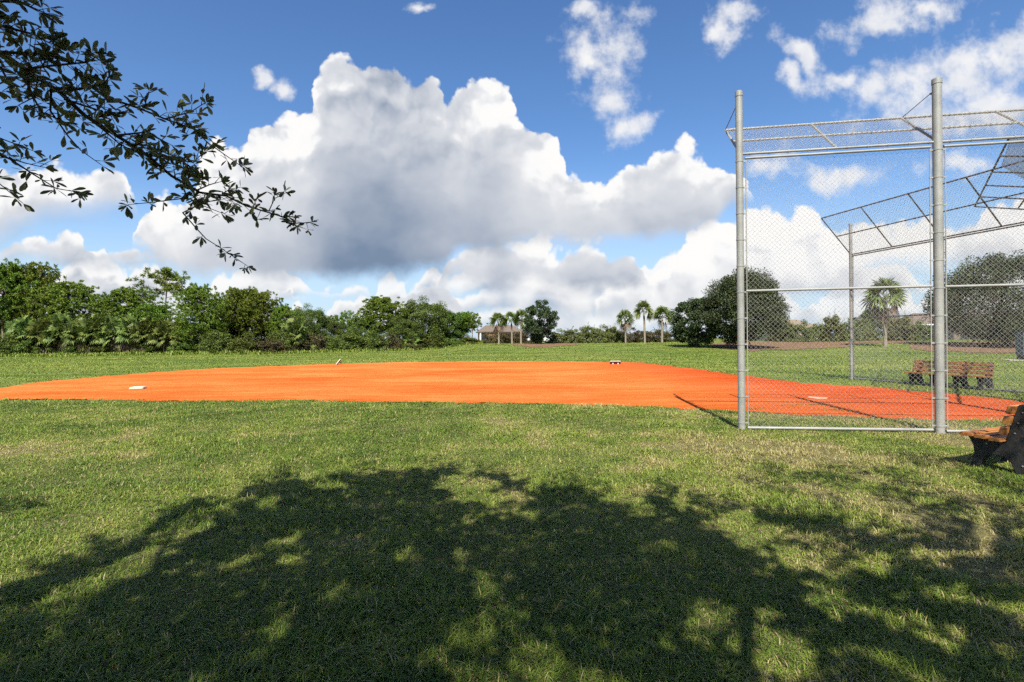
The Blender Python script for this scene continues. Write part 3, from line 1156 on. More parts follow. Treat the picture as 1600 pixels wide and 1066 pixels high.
# ------------------------------------------------------------------ bases
def ground_thing(name, mb, mat, p, rz, label, cat, bevel=0.012, tilt=None):
    o = mb.build(name, M[mat], None, False, bevel)
    o.location = p
    o.rotation_euler = (tilt or 0, 0, rz)
    tag(o, label, cat)
    return o


mb = MB()
mb.box((-0.2, -0.2, 0.0), (0.2, 0.2, 0.075))
ground_thing('base_bag', mb, 'base', gp(216, 608) + UP * 0.004, R(18), 'square white base bag lying on the orange dirt at the left', 'base', 0.02)
mb = MB()
mb.prism([(-0.216, 0.216, 0), (-0.216, 0.0, 0), (0.0, -0.216, 0), (0.216, 0.0, 0), (0.216, 0.216, 0)], (0, 0, 0.012))
ground_thing('home_plate', mb, 'plate', gp(1277, 622.5) + UP * 0.002, R(-36), 'five sided white home plate set in the red dirt inside the backstop', 'home plate', 0.003)
# a base pulled up and propped on its edge at the far side of the dirt
tb = empty('tipped_base', gp(526, 570.2), R(12))
tag(tb, 'pale base tipped up at a slant where far dirt meets grass', 'base')
mb = MB()
Mx = Matrix.Rotation(R(-52), 4, 'Y')
mb.box((0.0, -0.22, 0.0), (0.46, 0.22, 0.06), Mx)
mb.build('bag', M['base'], tb, False, 0.015)
mb = MB()
mb.box((0.05, -0.18, -0.03), (0.42, 0.18, -0.003), Mx)
mb.build('underside', M['maroon'], tb)
mb = MB()
mb.tube([Mx @ Vector((0.25, 0, -0.03)), Mx @ Vector((0.25, 0, -0.17))], 0.03, 8)
mb.build('anchor_stem', M['dark_metal'], tb)
tb2 = empty('upturned_base', gp(961.5, 569.3), R(-4))
tag(tb2, 'dark maroon upturned base standing on edge at the back of the dirt', 'base')
mb = MB()
mb.box((-0.32, -0.03, 0.0), (0.32, 0.10, 0.165))
mb.build('underside', M['maroon'], tb2, False, 0.01)
mb = MB()
mb.box((-0.335, -0.04, 0.165), (0.335, 0.13, 0.205))
mb.build('top_edge', M['base'], tb2, False, 0.008)
for sx in (-0.155, 0.155):
    mb = MB()
    mb.box((sx - 0.03, -0.085, 0.0), (sx + 0.03, -0.03, 0.085))
    mb.build('stud', M['base'], tb2, False, 0.006)

# ------------------------------------------------------------------ benches
def make_bench(L, name='park_bench'):
    """x along the seat, front towards -y"""
    root = empty(name, (0, 0, 0))
    xs = [0.10 + (L - 0.30) * i / 3 for i in range(4)]

    def arc(cx, cz, rx, rz, a0, a1, n=9):
        return [(cx + rx * math.cos(R(a0 + (a1 - a0) * i / n)), cz + rz * math.sin(R(a0 + (a1 - a0) * i / n))) for i in range(n + 1)]
    prof = [(-0.29, 0.0), (-0.265, 0.07), (-0.245, 0.16), (-0.25, 0.25), (-0.285, 0.33), (-0.31, 0.37), (0.05, 0.345)]
    prof += [(0.06, 0.40), (0.115, 0.60), (0.15, 0.745)] + arc(0.205, 0.745, 0.055, 0.045, 180, 0, 7)[1:] + [(0.262, 0.70), (0.235, 0.52), (0.215, 0.36), (0.225, 0.22), (0.27, 0.09), (0.31, 0.0), (0.14, 0.0)]
    prof += [(0.125, 0.05)] + arc(-0.03, 0.05, 0.145, 0.135, 15, 165, 9) + [(-0.185, 0.05), (-0.20, 0.0)]
    for x in xs:
        bm = bmesh.new()
        fc = bm.faces.new([bm.verts.new((x, y, z)) for y, z in prof])
        ex = bmesh.ops.extrude_face_region(bm, geom=[fc])
        for v in [q for q in ex['geom'] if isinstance(q, bmesh.types.BMVert)]:
            v.co.x += 0.10
        bmesh.ops.recalc_face_normals(bm, faces=bm.faces)
        bmesh.ops.bevel(bm, geom=[e for e in bm.edges if e.calc_face_angle(0) > 1.2], offset=0.008, segments=2, affect='EDGES')
        me = bpy.data.meshes.new('side_frame')
        bm.to_mesh(me)
        bm.free()
        me.materials.append(M['black'])
        fr = bpy.data.objects.new('side_frame', me)
        col.objects.link(fr)
        fr.parent = root
        for (y, z) in ((0.205, 0.70), (0.165, 0.58), (0.135, 0.46), (0.20, 0.11), (-0.12, 0.30), (0.24, 0.04)):
            mb = MB()
            mb.tube([(x - 0.006, y, z), (x + 0.106, y, z)], 0.0085, 8)
            mb.build('bolt', M['bolt'], fr, True)
    mb = MB()
    for i in range(3):
        y0 = -0.335 + i * 0.135
        zz = 0.372 - i * 0.009
        mb.box((0.0, y0, zz), (L, y0 + 0.12, zz + 0.042))
    mb.build('seat', M['timber'], root, False, 0.006)
    mb = MB()
    for i, (z, y) in enumerate(((0.435, 0.085), (0.555, 0.118), (0.675, 0.151))):
        Mx = Matrix.Translation((0, y, z)) @ Matrix.Rotation(R(15.0), 4, 'X') @ Matrix.Scale(-1, 4, (1, 0, 0))
        Mx = Matrix.Translation((0, y, z)) @ Matrix.Rotation(R(-15.0), 4, 'X')
        mb.box((0.0, -0.060, -0.005), (L, -0.015, 0.088), Mx)
    mb.build('backrest', M['timber'], root, False, 0.006)
    return root


bench = make_bench(2.2)
tag(bench, 'orange brown slatted park bench facing home plate, seen through the chain link', 'bench', 'slatted benches beside the diamond')
axis = Vector((0.28, -0.96, 0)).normalized()
bench.location = gp(1424, 600.5)
bench.rotation_euler = (0, 0, math.atan2(axis.y, axis.x))
bench2 = copy_tree(bench)
bench2['label'] = 'nearest bench, black side frame and timber slats, cut off by the right edge'
f_foot, r_foot = gp(1520, 731), gp(1594, 745)
fdir = (f_foot - r_foot).normalized()             # the way the bench faces
ax2 = Vector((-fdir.y, fdir.x, 0))
mid = (f_foot + r_foot) / 2
rz2 = math.atan2(ax2.y, ax2.x)
bench2.rotation_euler = (0, 0, rz2)
bench2.location = mid - ax2 * 2.1 + Vector((0.05, 0, 0))

# ------------------------------------------------------------------ foliage builders
def rand_dirs(r, n):
    v = r.normal(size=(n, 3))
    return v / np.linalg.norm(v, axis=1, keepdims=True)


def leaf_quads(c, ax, nrm, L, W):
    """diamond leaves: centre, long axis, normal"""
    ax = ax / np.linalg.norm(ax, axis=1, keepdims=True)
    s = np.cross(ax, nrm)
    s /= np.linalg.norm(s, axis=1, keepdims=True) + 1e-9
    L, W = np.broadcast_to(L, len(c))[:, None], np.broadcast_to(W, len(c))[:, None]
    v = np.stack([c - ax * L * 0.5, c + s * W * 0.5 + ax * L * 0.06, c + ax * L * 0.5, c - s * W * 0.5 + ax * L * 0.06], 1)
    return v.reshape(-1, 3), np.arange(len(c) * 4).reshape(-1, 4)


def clump_leaves(r, centers, rad, per, L, W, flat=0.75, out=0.5):
    n = len(centers) * per
    c = np.repeat(centers, per, 0)
    rr = np.repeat(np.broadcast_to(rad, len(centers)), per)[:, None]
    d = rand_dirs(r, n)
    c = c + d * rr * (r.uniform(0, 1, (n, 1)) ** 0.45) * np.array([1, 1, flat])
    nrm = rand_dirs(r, n) + d * out + np.array([0, -0.25, 0.15])
    ax = rand_dirs(r, n)
    return leaf_quads(c, ax, nrm, L * r.uniform(0.6, 1.25, n), W * r.uniform(0.7, 1.2, n))


def limb(mb, p0, p1, r0, r1, seg=7, wig=0.06, n=5, r=random):
    pts = [Vector(p0).lerp(Vector(p1), i / n) for i in range(n + 1)]
    L = (Vector(p1) - Vector(p0)).length
    for q in pts[1:-1]:
        q += Vector((r.uniform(-1, 1), r.uniform(-1, 1), r.uniform(-0.5, 1))) * wig * L
    mb.tube(pts, [r0 + (r1 - r0) * i / n for i in range(n + 1)], seg)
    return pts


def make_oak(name, h, w, seed, leaf, bark='oak_bark', base=0.12, leafL=0.26, n_clump=130, per=46, trunk_r=0.22, lump=1.0, conic=0.0):
    r = np.random.default_rng(seed)
    rnd = random.Random(seed)
    root = empty(name, (0, 0, 0))
    zc = h * (base + (1 - base) * 0.5)
    hz = h * (1 - base) * 0.5
    # lobes give the outline bays and shoulders
    lob = [(r.uniform(0, 2 * np.pi), r.uniform(-0.5, 0.75), r.uniform(0.32, 0.5)) for _ in range(9)]
    d = rand_dirs(r, n_clump)
    rr = r.uniform(0.35, 1.0, n_clump) ** 0.4
    bump = 0.76 + 0.3 * fbm(np.arctan2(d[:, 1], d[:, 0]) * 1.6 + seed, d[:, 2] * 2.2, seed, 3) + r.normal(0, 0.05, n_clump)
    c = d * (rr * bump)[:, None]
    wz = np.where(c[:, 2] > 0, 1 - conic * np.clip(c[:, 2], 0, 1), 1)
    c = np.stack([c[:, 0] * w * 0.5 * wz, c[:, 1] * w * 0.5 * wz, zc + c[:, 2] * hz], -1)
    c[:, 2] = np.maximum(c[:, 2], h * base * 0.9 + 0.2)
    rad = w * r.uniform(0.06, 0.12, n_clump) * lump
    v, f = clump_leaves(r, c, rad, per, leafL, leafL * 0.55)
    crown = mesh_np('crown', v, f, M[leaf], root)
    mb = MB()
    th = h * max(base, 0.2) + 0.4
    limb(mb, (0, 0, -0.1), (rnd.uniform(-.1, .1), rnd.uniform(-.1, .1), th), trunk_r, trunk_r * 0.7, 9, 0.02)
    for i in rnd.sample(range(n_clump), min(18, n_clump)):
        limb(mb, (0, 0, th - 0.15), tuple(c[i] * 0.94), trunk_r * 0.42, 0.02, 6, 0.06)
    mb.build('trunk', M[bark], root, True)
    return root


def make_pine(name, h, w, seed, cb=0.42, n_br=34, per=34, flat=False, trunk_r=0.17, tuft=0.42, dens=6):
    r = np.random.default_rng(seed)
    rnd = random.Random(seed)
    root = empty(name, (0, 0, 0))
    mb = MB()
    lean = (rnd.uniform(-0.03, 0.03) * h, rnd.uniform(-0.03, 0.03) * h)
    limb(mb, (0, 0, -0.1), (lean[0], lean[1], h * 0.96), trunk_r, 0.035, 9, 0.012, 7, rnd)
    cen = []
    for i in range(n_br):
        s = (i + r.uniform(0, 1)) / n_br
        z = h * (cb + (0.97 - cb) * s)
        prof = math.sin(math.pi * (0.16 + 0.76 * s) ** 0.85) ** 0.6
        ln = w * 0.5 * prof * r.uniform(0.55, 1.15)
        a = i * 2.4 + r.uniform(-0.4, 0.4)
        up = r.uniform(0.05, 0.45) * ln
        p0 = Vector((lean[0] * z / h, lean[1] * z / h, z - 0.25 * ln))
        p1 = Vector((p0.x + math.cos(a) * ln, p0.y + math.sin(a) * ln, z + up * 0.6))
        limb(mb, p0, p1, 0.05, 0.012, 5, 0.05, 4, rnd)
        for k in range(dens):
            t = 0.35 + 0.7 * ((k + r.uniform(0, 1)) / dens) ** 0.65
            q = np.array(p0.lerp(p1, min(t, 1.05))) + r.normal(0, 0.16 * ln + 0.12, 3) * np.array([1, 1, 0.75])
            cen.append(q)
    cen = np.array(cen)
    mb.build('trunk', M['pine_bark'], root, True)
    # needle brushes: long thin blades radiating from each tuft, mostly upward
    n = len(cen) * per
    c = np.repeat(cen, per, 0)
    d = rand_dirs(r, n) * np.array([1, 1, 0.75]) + np.array([0, 0, 0.22])
    d /= np.linalg.norm(d, axis=1, keepdims=True)
    tl = tuft * r.uniform(0.6, 1.2, n)
    cc = c + d * (tl * 0.55)[:, None]
    v, f = leaf_quads(cc, d, rand_dirs(r, n) + np.array([0, -0.3, 0.5]), tl, 0.085 * r.uniform(0.7, 1.2, n))
    mesh_np('crown', v, f, M['pine'], root)
    return root


def frond_fan(r, base, d, L, droop, blades=11, wid=0.11):
    """costapalmate fan leaf: petiole end at base, pointing along d"""
    up = np.array([0, 0, 1.0])
    s = np.cross(d, up)
    s /= np.linalg.norm(s) + 1e-6
    nrm = np.cross(s, d)
    ro = r.uniform(-1.25, 1.25)
    s, nrm = s * math.cos(ro) + nrm * math.sin(ro), nrm * math.cos(ro) - s * math.sin(ro)
    V, Q = [], []
    for b in range(blades):
        a = (b / (blades - 1) - 0.5) * R(190)
        dir_ = d * math.cos(a) + s * math.sin(a)
        ln = L * (0.62 + 0.38 * math.cos(a * 0.6)) * r.uniform(0.85, 1.1)
        sd = np.cross(dir_, nrm)
        p0 = base
        p1 = base + dir_ * ln * 0.55 + nrm * 0.02 - up * droop * ln * 0.12
        p2 = base + dir_ * ln * 0.93 - up * droop * ln * r.uniform(0.35, 0.7)
        w = wid * L
        k = len(V)
        V += [p0 - sd * w * 0.15, p0 + sd * w * 0.15, p1 + sd * w * 0.5, p1 - sd * w * 0.5, p2]
        Q += [([k, k + 1, k + 2, k + 3]), ([k + 3, k + 2, k + 4, k + 4])]
    return V, Q


def make_palm(name, h, cr, seed, n=34, dead=9, trunk_r=0.16, low=-0.30, blades=11, wid=0.13, sag=0.55, fan=0.58):
    r = np.random.default_rng(seed)
    root = empty(name, (0, 0, 0))
    ln = r.uniform(-0.04, 0.04, 2) * h
    th = h - cr * 0.72
    if th > 0.4:
        mb = MB()
        zs = np.linspace(-0.1, th, 12)
        mb.tube([(ln[0] * (z / h) ** 2, ln[1] * (z / h) ** 2, z) for z in zs], [trunk_r * (1.12 if i % 2 else 1.0) * (1.15 - 0.2 * i / 11) for i in range(12)], 10)
        mb.build('trunk', M['palm_bark'], root, True)
    top = np.array([ln[0], ln[1], max(th, 0.1)])
    for nm, mat, cnt, e0, e1 in (('crown', 'palm', n, low, 1.35), ('dead_fronds', 'dead', dead, -1.25, -0.55)):
        if not cnt:
            continue
        V, Q, P = [], [], MB()
        for i in range(cnt):
            az = i * 2.399 + r.uniform(-0.3, 0.3)
            el = e0 + (e1 - e0) * (i + r.uniform(0, 1)) / cnt
            d = np.array([math.cos(az) * math.cos(el), math.sin(az) * math.cos(el), math.sin(el)])
            pl = cr * r.uniform(0.40, 0.52) * (1.0 if fan > 0.5 else r.uniform(0.6, 1.55))
            b = top + d * pl
            d2 = d - np.array([0, 0, 0.15 if nm == 'crown' else 0.5])
            d2 /= np.linalg.norm(d2)
            v, q = frond_fan(r, b, d2, cr * fan, sag if nm == 'crown' else 1.3, blades, wid)
            k = len(V)
            V += v
            Q += [[a + k for a in t] for t in q]
            k = len(V)
            s = np.array([-math.sin(az), math.cos(az), 0]) * 0.018
            V += [top - s, top + s, b + s * 0.7, b - s * 0.7]
            Q.append([k, k + 1, k + 2, k + 3])
        quads = np.array([q for q in Q if q[2] != q[3]])
        tris = np.array([q[:3] for q in Q if q[2] == q[3]])
        mesh_np(nm, np.array(V), [quads, tris], M[mat], root)
    return root


def make_shrub(name, h, w, seed, leaf='shrub', n_clump=62, per=170, L=0.17):
    r = np.random.default_rng(seed)
    rnd = random.Random(seed)
    root = empty(name, (0, 0, 0))
    d = rand_dirs(r, n_clump)
    d[:, 2] = np.abs(d[:, 2]) * 1.05 - 0.05
    rr = r.uniform(0.35, 1.0, n_clump) ** 0.6
    bump = 0.7 + 0.45 * fbm(np.arctan2(d[:, 1], d[:, 0]) * 1.5 + seed, d[:, 2] * 2.0, seed, 3)
    c = d * (rr * bump)[:, None] * np.array([w * 0.5, w * 0.5, h * 0.95])
    c[:, 2] = np.maximum(c[:, 2], 0.18)
    v, f = clump_leaves(r, c, w * r.uniform(0.07, 0.13, n_clump), per, L, L * 0.5, 0.9)
    # sprigs standing out of the outline
    m = 60
    sd = rand_dirs(r, m)
    sd[:, 2] = np.abs(sd[:, 2]) + 0.25
    sp = c[r.integers(0, n_clump, m)] + sd * w * 0.10
    k = 7
    cc = np.repeat(sp, k, 0) + np.tile(np.linspace(0, 1, k), m)[:, None] * np.repeat(sd, k, 0) * h * 0.13
    v2, f2 = leaf_quads(cc, rand_dirs(r, m * k) + np.repeat(sd, k, 0), rand_dirs(r, m * k), L * 0.9, L * 0.4)
    mesh_np('crown', np.concatenate([v, v2]), np.concatenate([f, f2 + len(v)]), M[leaf], root)
    mb = MB()
    for i in range(7):
        limb(mb, (rnd.uniform(-.1, .1) * w, rnd.uniform(-.1, .1) * w, -0.05), tuple(c[rnd.randrange(n_clump)]), 0.035, 0.01, 5, 0.08, 4, rnd)
    mb.build('stem', M['oak_bark'], root, True)
    return root


# ------------------------------------------------------------------ prototypes, then one copy for every plant in the photograph
PROTO = {}


def proto(key):
    if key not in PROTO:
        kind, i = key
        s = 100 + i * 17 + len(PROTO) * 7
        if kind == 'pine':
            o = make_pine('pine_tree', 10, 7.6, s, cb=(0.36, 0.42, 0.30)[i % 3], n_br=(46, 42, 50)[i % 3], dens=22, per=40, tuft=0.32)
        elif kind == 'flatpine':
            o = make_pine('pine_tree', 12, 7.2, s, cb=0.70, n_br=12, dens=9, per=56, tuft=0.48)
        elif kind == 'thinpine':
            o = make_pine('pine_tree', 9, 4.4, s, cb=0.5, n_br=18, dens=6, per=50, trunk_r=0.12)
        elif kind == 'oak':
            o = make_oak('oak_tree', 8, 8, s, 'oak', base=0.06, n_clump=150, per=330, leafL=0.18, lump=1.1)
        elif kind == 'palm':
            o = make_palm('cabbage_palm', 5.6, 2.1, s, n=29, dead=(2, 4, 0)[i % 3])
        elif kind == 'lowpalm':
            o = make_palm('cabbage_palm', 4.0, 2.4, s, n=72, dead=(6, 4, 7)[i % 3], trunk_r=0.11, low=-0.45, blades=11, wid=0.20, sag=0.45, fan=0.38)
        elif kind == 'shrub':
            o = make_shrub('shrub', 3.2, 4.2, s)
        elif kind == 'yellow':
            o = make_shrub('shrub', 2.4, 3.4, s, 'yellow_shrub', 45, 110, 0.16)
        elif kind == 'rust':
            o = make_shrub('shrub', 2.6, 3.6, s, 'rust_shrub', 50, 130, 0.17)
        elif kind == 'hedge':
            o = make_shrub('hedge_shrub', 3.0, 3.6, s, 'hedge', 60, 130, 0.18)
        PROTO[key] = [o, False, {'pine': (10, 7.5), 'flatpine': (12, 6.6), 'thinpine': (9, 4.2), 'oak': (8, 8.6), 'palm': (5.6, 4.0), 'lowpalm': (4.0, 4.4),
                                 'shrub': (3.2, 4.2), 'yellow': (2.4, 3.4), 'rust': (2.6, 3.6), 'hedge': (3.0, 3.6)}[kind]]
    return PROTO[key]


count = [0]


def plant(kind, px, top, width, D, label, cat, group, var=None, rot=None):
    count[0] += 1
    i = count[0]
    pr = proto((kind, (i % 3) if var is None else var))
    if pr[1]:
        o = copy_tree(pr[0])
    else:
        o = pr[0]
        pr[1] = True
    d = ray(px, 535)
    x = d.x * D
    z = tz(x, D)
    ztop = CAM_H + ray(px, top).z * D
    h = ztop - z
    w = width * D / F
    H0, W0 = pr[2]
    o.location = (x, D, z - 0.03)
    o.scale = (w / W0, w / W0, h / H0)
    o.rotation_euler = (0, 0, (i * 2.17) % 6.28 if rot is None else rot)
    tag(o, label, cat, group)
    return o


def wood_D(px):
    return float(np.interp(px, [-100, 0, 400, 560, 640, 720, 800], [64, 65, 67, 77, 84, 93, 97]))


GP, GO, GS, GC = 'pines along the edge of the woods', 'broadleaf trees in the woods', 'shrubs along the edge of the woods', 'cabbage palms in the woods'
# (kind, photo x, photo top y, photo width, metres behind the wood's edge, label)
PINES = [
    ('pine', 4, 411, 84, 5, 'tall pine at the far left end of the woods'),
    ('pine', 54, 416, 84, 7, 'tall round topped pine, second from the left end of the woods'),
    ('pine', 110, 443, 88, 5, 'wide domed pine standing alone right of the tallest pair'),
    ('thinpine', 163, 470, 38, 10, 'small dark pine in the notch left of the yellow green pine'),
    ('pine', 203, 453, 84, 5, 'yellow green domed pine with brown dead boughs at its heart'),
    ('flatpine', 258, 421, 74, 10, 'flat topped pine with open side boughs rising above the woods'),
    ('pine', 243, 476, 66, 4, 'low pine beneath the flat topped pine'),
    ('pine', 313, 448, 66, 0.5, 'pine with a tall bare pinkish trunk at the front of the woods'),
    ('pine', 346, 470, 50, 8, 'small pine just behind the bare trunked pine'),
    ('pine', 373, 451, 66, 6, 'open crowned pine right of the bare trunked pine'),
    ('pine', 410, 457, 62, 7, 'pointed pine where the tall pines begin to step down'),
    ('pine', 442, 478, 48, 5, 'last low pine before the dark round trees'),
    ('thinpine', 521, 492, 26, 22, 'tiny round headed pine far back above the shrubs'),
    ('thinpine', 543, 487, 30, 20, 'spiky young pine top poking over the middle shrubs'),
    ('pine', 594, 465, 80, 8, 'broad domed pine with a see through gap, left of the largest oak'),
    ('pine', 723, 488, 42, 3, 'short pine on the right shoulder of the largest oak'),
    ('thinpine', 738, 489, 30, 1, 'slender open pine at the right end of the woods'),
]
OAKS = [
    ('oak', 482, 478, 70, 9, 'dark round oak top beside the last low pine'),
    ('oak', 512, 492, 62, 10, 'dull green oak sloping down right of the dark round oak'),
    ('oak', 566, 497, 60, 9, 'low oak filling the dip before the broad domed pine'),
    ('oak', 662, 467, 96, 5, 'largest dark oak in the middle of the woods edge'),
    ('oak', 702, 482, 70, 4, 'oak leaning out right of the largest oak'),
    ('oak', 628, 496, 60, 3, 'smaller oak tucked under the left side of the largest oak'),
    ('oak', 20, 492, 90, 12, 'dark oak behind the far left pine trunk'),
    ('oak', 80, 500, 90, 12, 'dark oak in the gap below the two left pines'),
    ('oak', 148, 503, 90, 12, 'dark oak behind the palms, under the wide domed pine'),
    ('oak', 222, 500, 90, 12, 'dark oak behind the palms, under the yellow green pine'),
    ('oak', 290, 500, 84, 11, 'dark oak between the flat topped pine and bare trunked pine'),
    ('oak', 345, 505, 84, 12, 'dark oak behind the bare pinkish trunk'),
    ('oak', 400, 500, 84, 11, 'dark oak below the pointed pine'),
    ('oak', 452, 500, 80, 10, 'dark oak below the last low pine'),
]
LOWP = [(38, 497, 52, 'cabbage palm nearest the left end of the palm row'), (72, 500, 52, 'second cabbage palm of the row, yellowing low fronds'), (100, 494, 54, 'cabbage palm with brown skirt, third along the row'),
        (126, 500, 50, 'cabbage palm in the middle of the row below the domed pine'), (152, 494, 54, 'taller cabbage palm right of the domed pine'), (178, 499, 50, 'cabbage palm under the small dark pine'),
        (205, 494, 52, 'cabbage palm under the yellow green pine, pale hanging fronds'), (230, 499, 52, 'cabbage palm right of the yellow green pine'), (256, 503, 50, 'cabbage palm under the flat topped pine'),
        (282, 508, 44, 'last cabbage palm of the row beside the dark gap'), (462, 500, 44, 'lone cabbage palm among the middle shrubs'), (641, 522, 36, 'small yellowish palm below the largest oak')]
SHRUBS = [
    ('shrub', 10, 517, 66, 0, 'dark shrub in the bottom left corner of the woods'),
    ('shrub', 40, 524, 60, 1, 'dark spreading shrub under the left cabbage palms'),
    ('shrub', 78, 528, 58, 2, 'low dark shrub in the palm row\'s shade, left'),
    ('shrub', 118, 528, 58, 2, 'low dark shrub in the palm row\'s shade, centre left'),
    ('shrub', 160, 528, 58, 2, 'low dark shrub in the palm row\'s shade, centre right'),
    ('yellow', 200, 548, 24, -0.6, 'small rounded olive shrub on the grass under the palms'),
    ('shrub', 238, 528, 58, 2, 'low dark shrub in the palm row\'s shade, right'),
    ('shrub', 288, 524, 54, 1.5, 'shrub left of the bare pinkish pine trunk'),
    ('shrub', 340, 512, 70, 0, 'broad green shrub right of the bare pinkish trunk'),
    ('shrub', 382, 518, 62, -0.3, 'green shrub under the open crowned pine'),
    ('rust', 420, 525, 56, -0.4, 'brownish green shrub under the pointed pine'),
    ('shrub', 440, 512, 60, 1.2, 'taller green shrub left of the lone cabbage palm'),
    ('yellow', 455, 541, 30, -1.0, 'bright low shrub spilling onto the grass'),
    ('rust', 488, 517, 58, 1, 'rusty leaved shrub beneath the lone cabbage palm'),
    ('shrub', 518, 522, 56, 0.5, 'dark shrub right of the rusty leaved shrub'),
    ('shrub', 546, 508, 66, 2.0, 'rounded shrub under the spiky young pine'),
    ('shrub', 578, 514, 60, 1, 'green shrub below the broad domed pine'),
    ('rust', 606, 520, 56, 0.5, 'dull brown green shrub between the domed pine and largest oak'),
    ('yellow', 640, 530, 44, -0.6, 'yellow green bush on the grass below the largest oak'),
    ('shrub', 672, 520, 60, 1, 'dark shrub at the foot of the largest oak'),
    ('shrub', 700, 526, 52, 0, 'dark shrub at the right foot of the largest oak'),
    ('shrub', 730, 523, 46, 0, 'dark shrub at the right end of the woods'),
    ('shrub', 752, 531, 30, 1, 'low shrub between the woods and the brown roofed house'),
]
for k, x, t, w, off, lab in PINES:
    plant(k, x, t, w, wood_D(x) + off, lab, 'pine tree', GP)
for k, x, t, w, off, lab in OAKS:
    plant(k, x, t, w, wood_D(x) + off, lab, 'oak tree', GO)
for x, t, w, lab in LOWP:
    plant('lowpalm', x, t, w, wood_D(x) + (1.6 if x < 400 else 1.0), lab, 'palm tree', GC)
for k, x, t, w, off, lab in SHRUBS:
    plant(k, x, t, w, wood_D(x) + off, lab, 'shrub', GS)

# beyond the far side of the field, from the brown roofed house to the right edge
GPL, GH = 'cabbage palms on the far bank', 'shrubs on the far bank'
PALMS = [(779.5, 489, 32, 72, 'leftmost slim palm of three beside the brown roofed house'), (800, 487, 30, 74, 'middle palm of the three beside the small dark oak'), (814, 484, 32, 73, 'palm touching the left side of the small dark oak'),
         (977.5, 484, 30, 74, 'shortest palm, left of three right of the long hedge'), (1007.5, 470, 34, 73, 'tallest palm in the middle of three right of the hedge'), (1034.5, 479, 36, 74, 'palm leaning beside the dark live oaks'),
         (1383, 436, 64, 56, 'solitary cabbage palm standing behind the chain link mesh')]
for x, t, w, D, lab in PALMS:
    plant('palm', x, t, w, D, lab, 'palm tree', GPL)
HEDGE = [(872, 512, 44, 76, 'hedge shrub next to the small dark oak'), (894, 509, 42, 76, 'hedge shrub, second right of the small dark oak'), (917, 507, 44, 77, 'hedge shrub in the middle of the long hedge'),
         (939, 505, 44, 76, 'tall hedge shrub near the right end of the long hedge'), (958, 504, 40, 77, 'last hedge shrub before the three right palms'),
         (1227, 500, 44, 72, 'thin grey green shrub right of the big live oak'), (1253, 497, 40, 70, 'leafy shrub behind the mesh, left of two'), (1278, 499, 42, 71, 'dark leafy shrub behind the mesh beside the far post'),
         (1300, 489, 44, 70, 'tallest shrub behind the mesh left of the far post'), (1326, 493, 40, 71, 'shrub right behind the far post'), (1345, 487, 44, 74, 'rounded shrub between far post and solitary palm'),
         (1408, 491, 50, 72, 'shrub right of the solitary palm'), (1434, 497, 44, 72, 'shrub in front of the white eaved house')]
for x, t, w, D, lab in HEDGE:
    plant('hedge', x, t, w, D, lab, 'shrub', GH)
RUSTY = [(965, 513, 40, 84, 'brownish shrub behind the shortest palm'), (992, 510, 46, 86, 'brown shrub between the shortest and tallest palms'), (1022, 508, 46, 86, 'brown shrub behind the leaning palm'),
         (1052, 512, 40, 84, 'brown shrub at the left foot of the dark live oaks'), (776, 514, 46, 92, 'brownish bush against the brown roofed house'), (803, 513, 56, 90, 'brownish bush behind the three left palms'),
         (826, 516, 40, 88, 'brownish bush left of the small dark oak'), (1214, 508, 40, 84, 'pale brown bush by the cream wall')]
for x, t, w, D, lab in RUSTY:
    plant('rust', x, t, w, D, lab, 'shrub', GH)
plant('oak', 1370, 484, 66, 78, 'round dark oak behind the solitary palm', 'oak tree', None)
plant('oak', 1490, 500, 70, 84, 'distant oak right of the white eaved house', 'oak tree', None)


def single(o, px, top, D, H0, label, rot=0.0, sw=1.0):
    d = ray(px, 535)
    x = d.x * D
    z = tz(x, D)
    s = (CAM_H + ray(px, top).z * D - z) / H0
    o.location = (x, D, z - 0.03)
    o.scale = (s * sw, s * sw, s)
    o.rotation_euler = (0, 0, rot)
    tag(o, label, 'oak tree')


GL = 'live oaks on the far bank'
single(make_oak('live_oak_tree', 8, 6.4, 501, 'live_oak', base=0.03, n_clump=130, per=170, leafL=0.25, conic=0.35), 845, 463, 72, 8, 'small dark live oak between the three left palms and hedge')
single(make_oak('live_oak_tree', 9, 9.6, 502, 'live_oak', base=0.01, n_clump=300, per=220, leafL=0.21, conic=0.28, lump=1.1), 1158, 420, 55, 9, 'big dense live oak behind the near left post', 0.4)
single(make_oak('live_oak_tree', 6, 6.2, 503, 'live_oak', base=0.01, n_clump=150, per=180, leafL=0.23, conic=0.25), 1088, 463, 58, 6, 'lower live oak joined to the left of the big dense oak', 1.0)
single(make_oak('live_oak_tree', 10, 13.5, 504, 'live_oak', base=0.02, n_clump=260, per=190, leafL=0.25, conic=0.1, trunk_r=0.35), 1572, 394, 54, 10, 'wide spreading oak seen through the mesh at the right edge', 2.0)

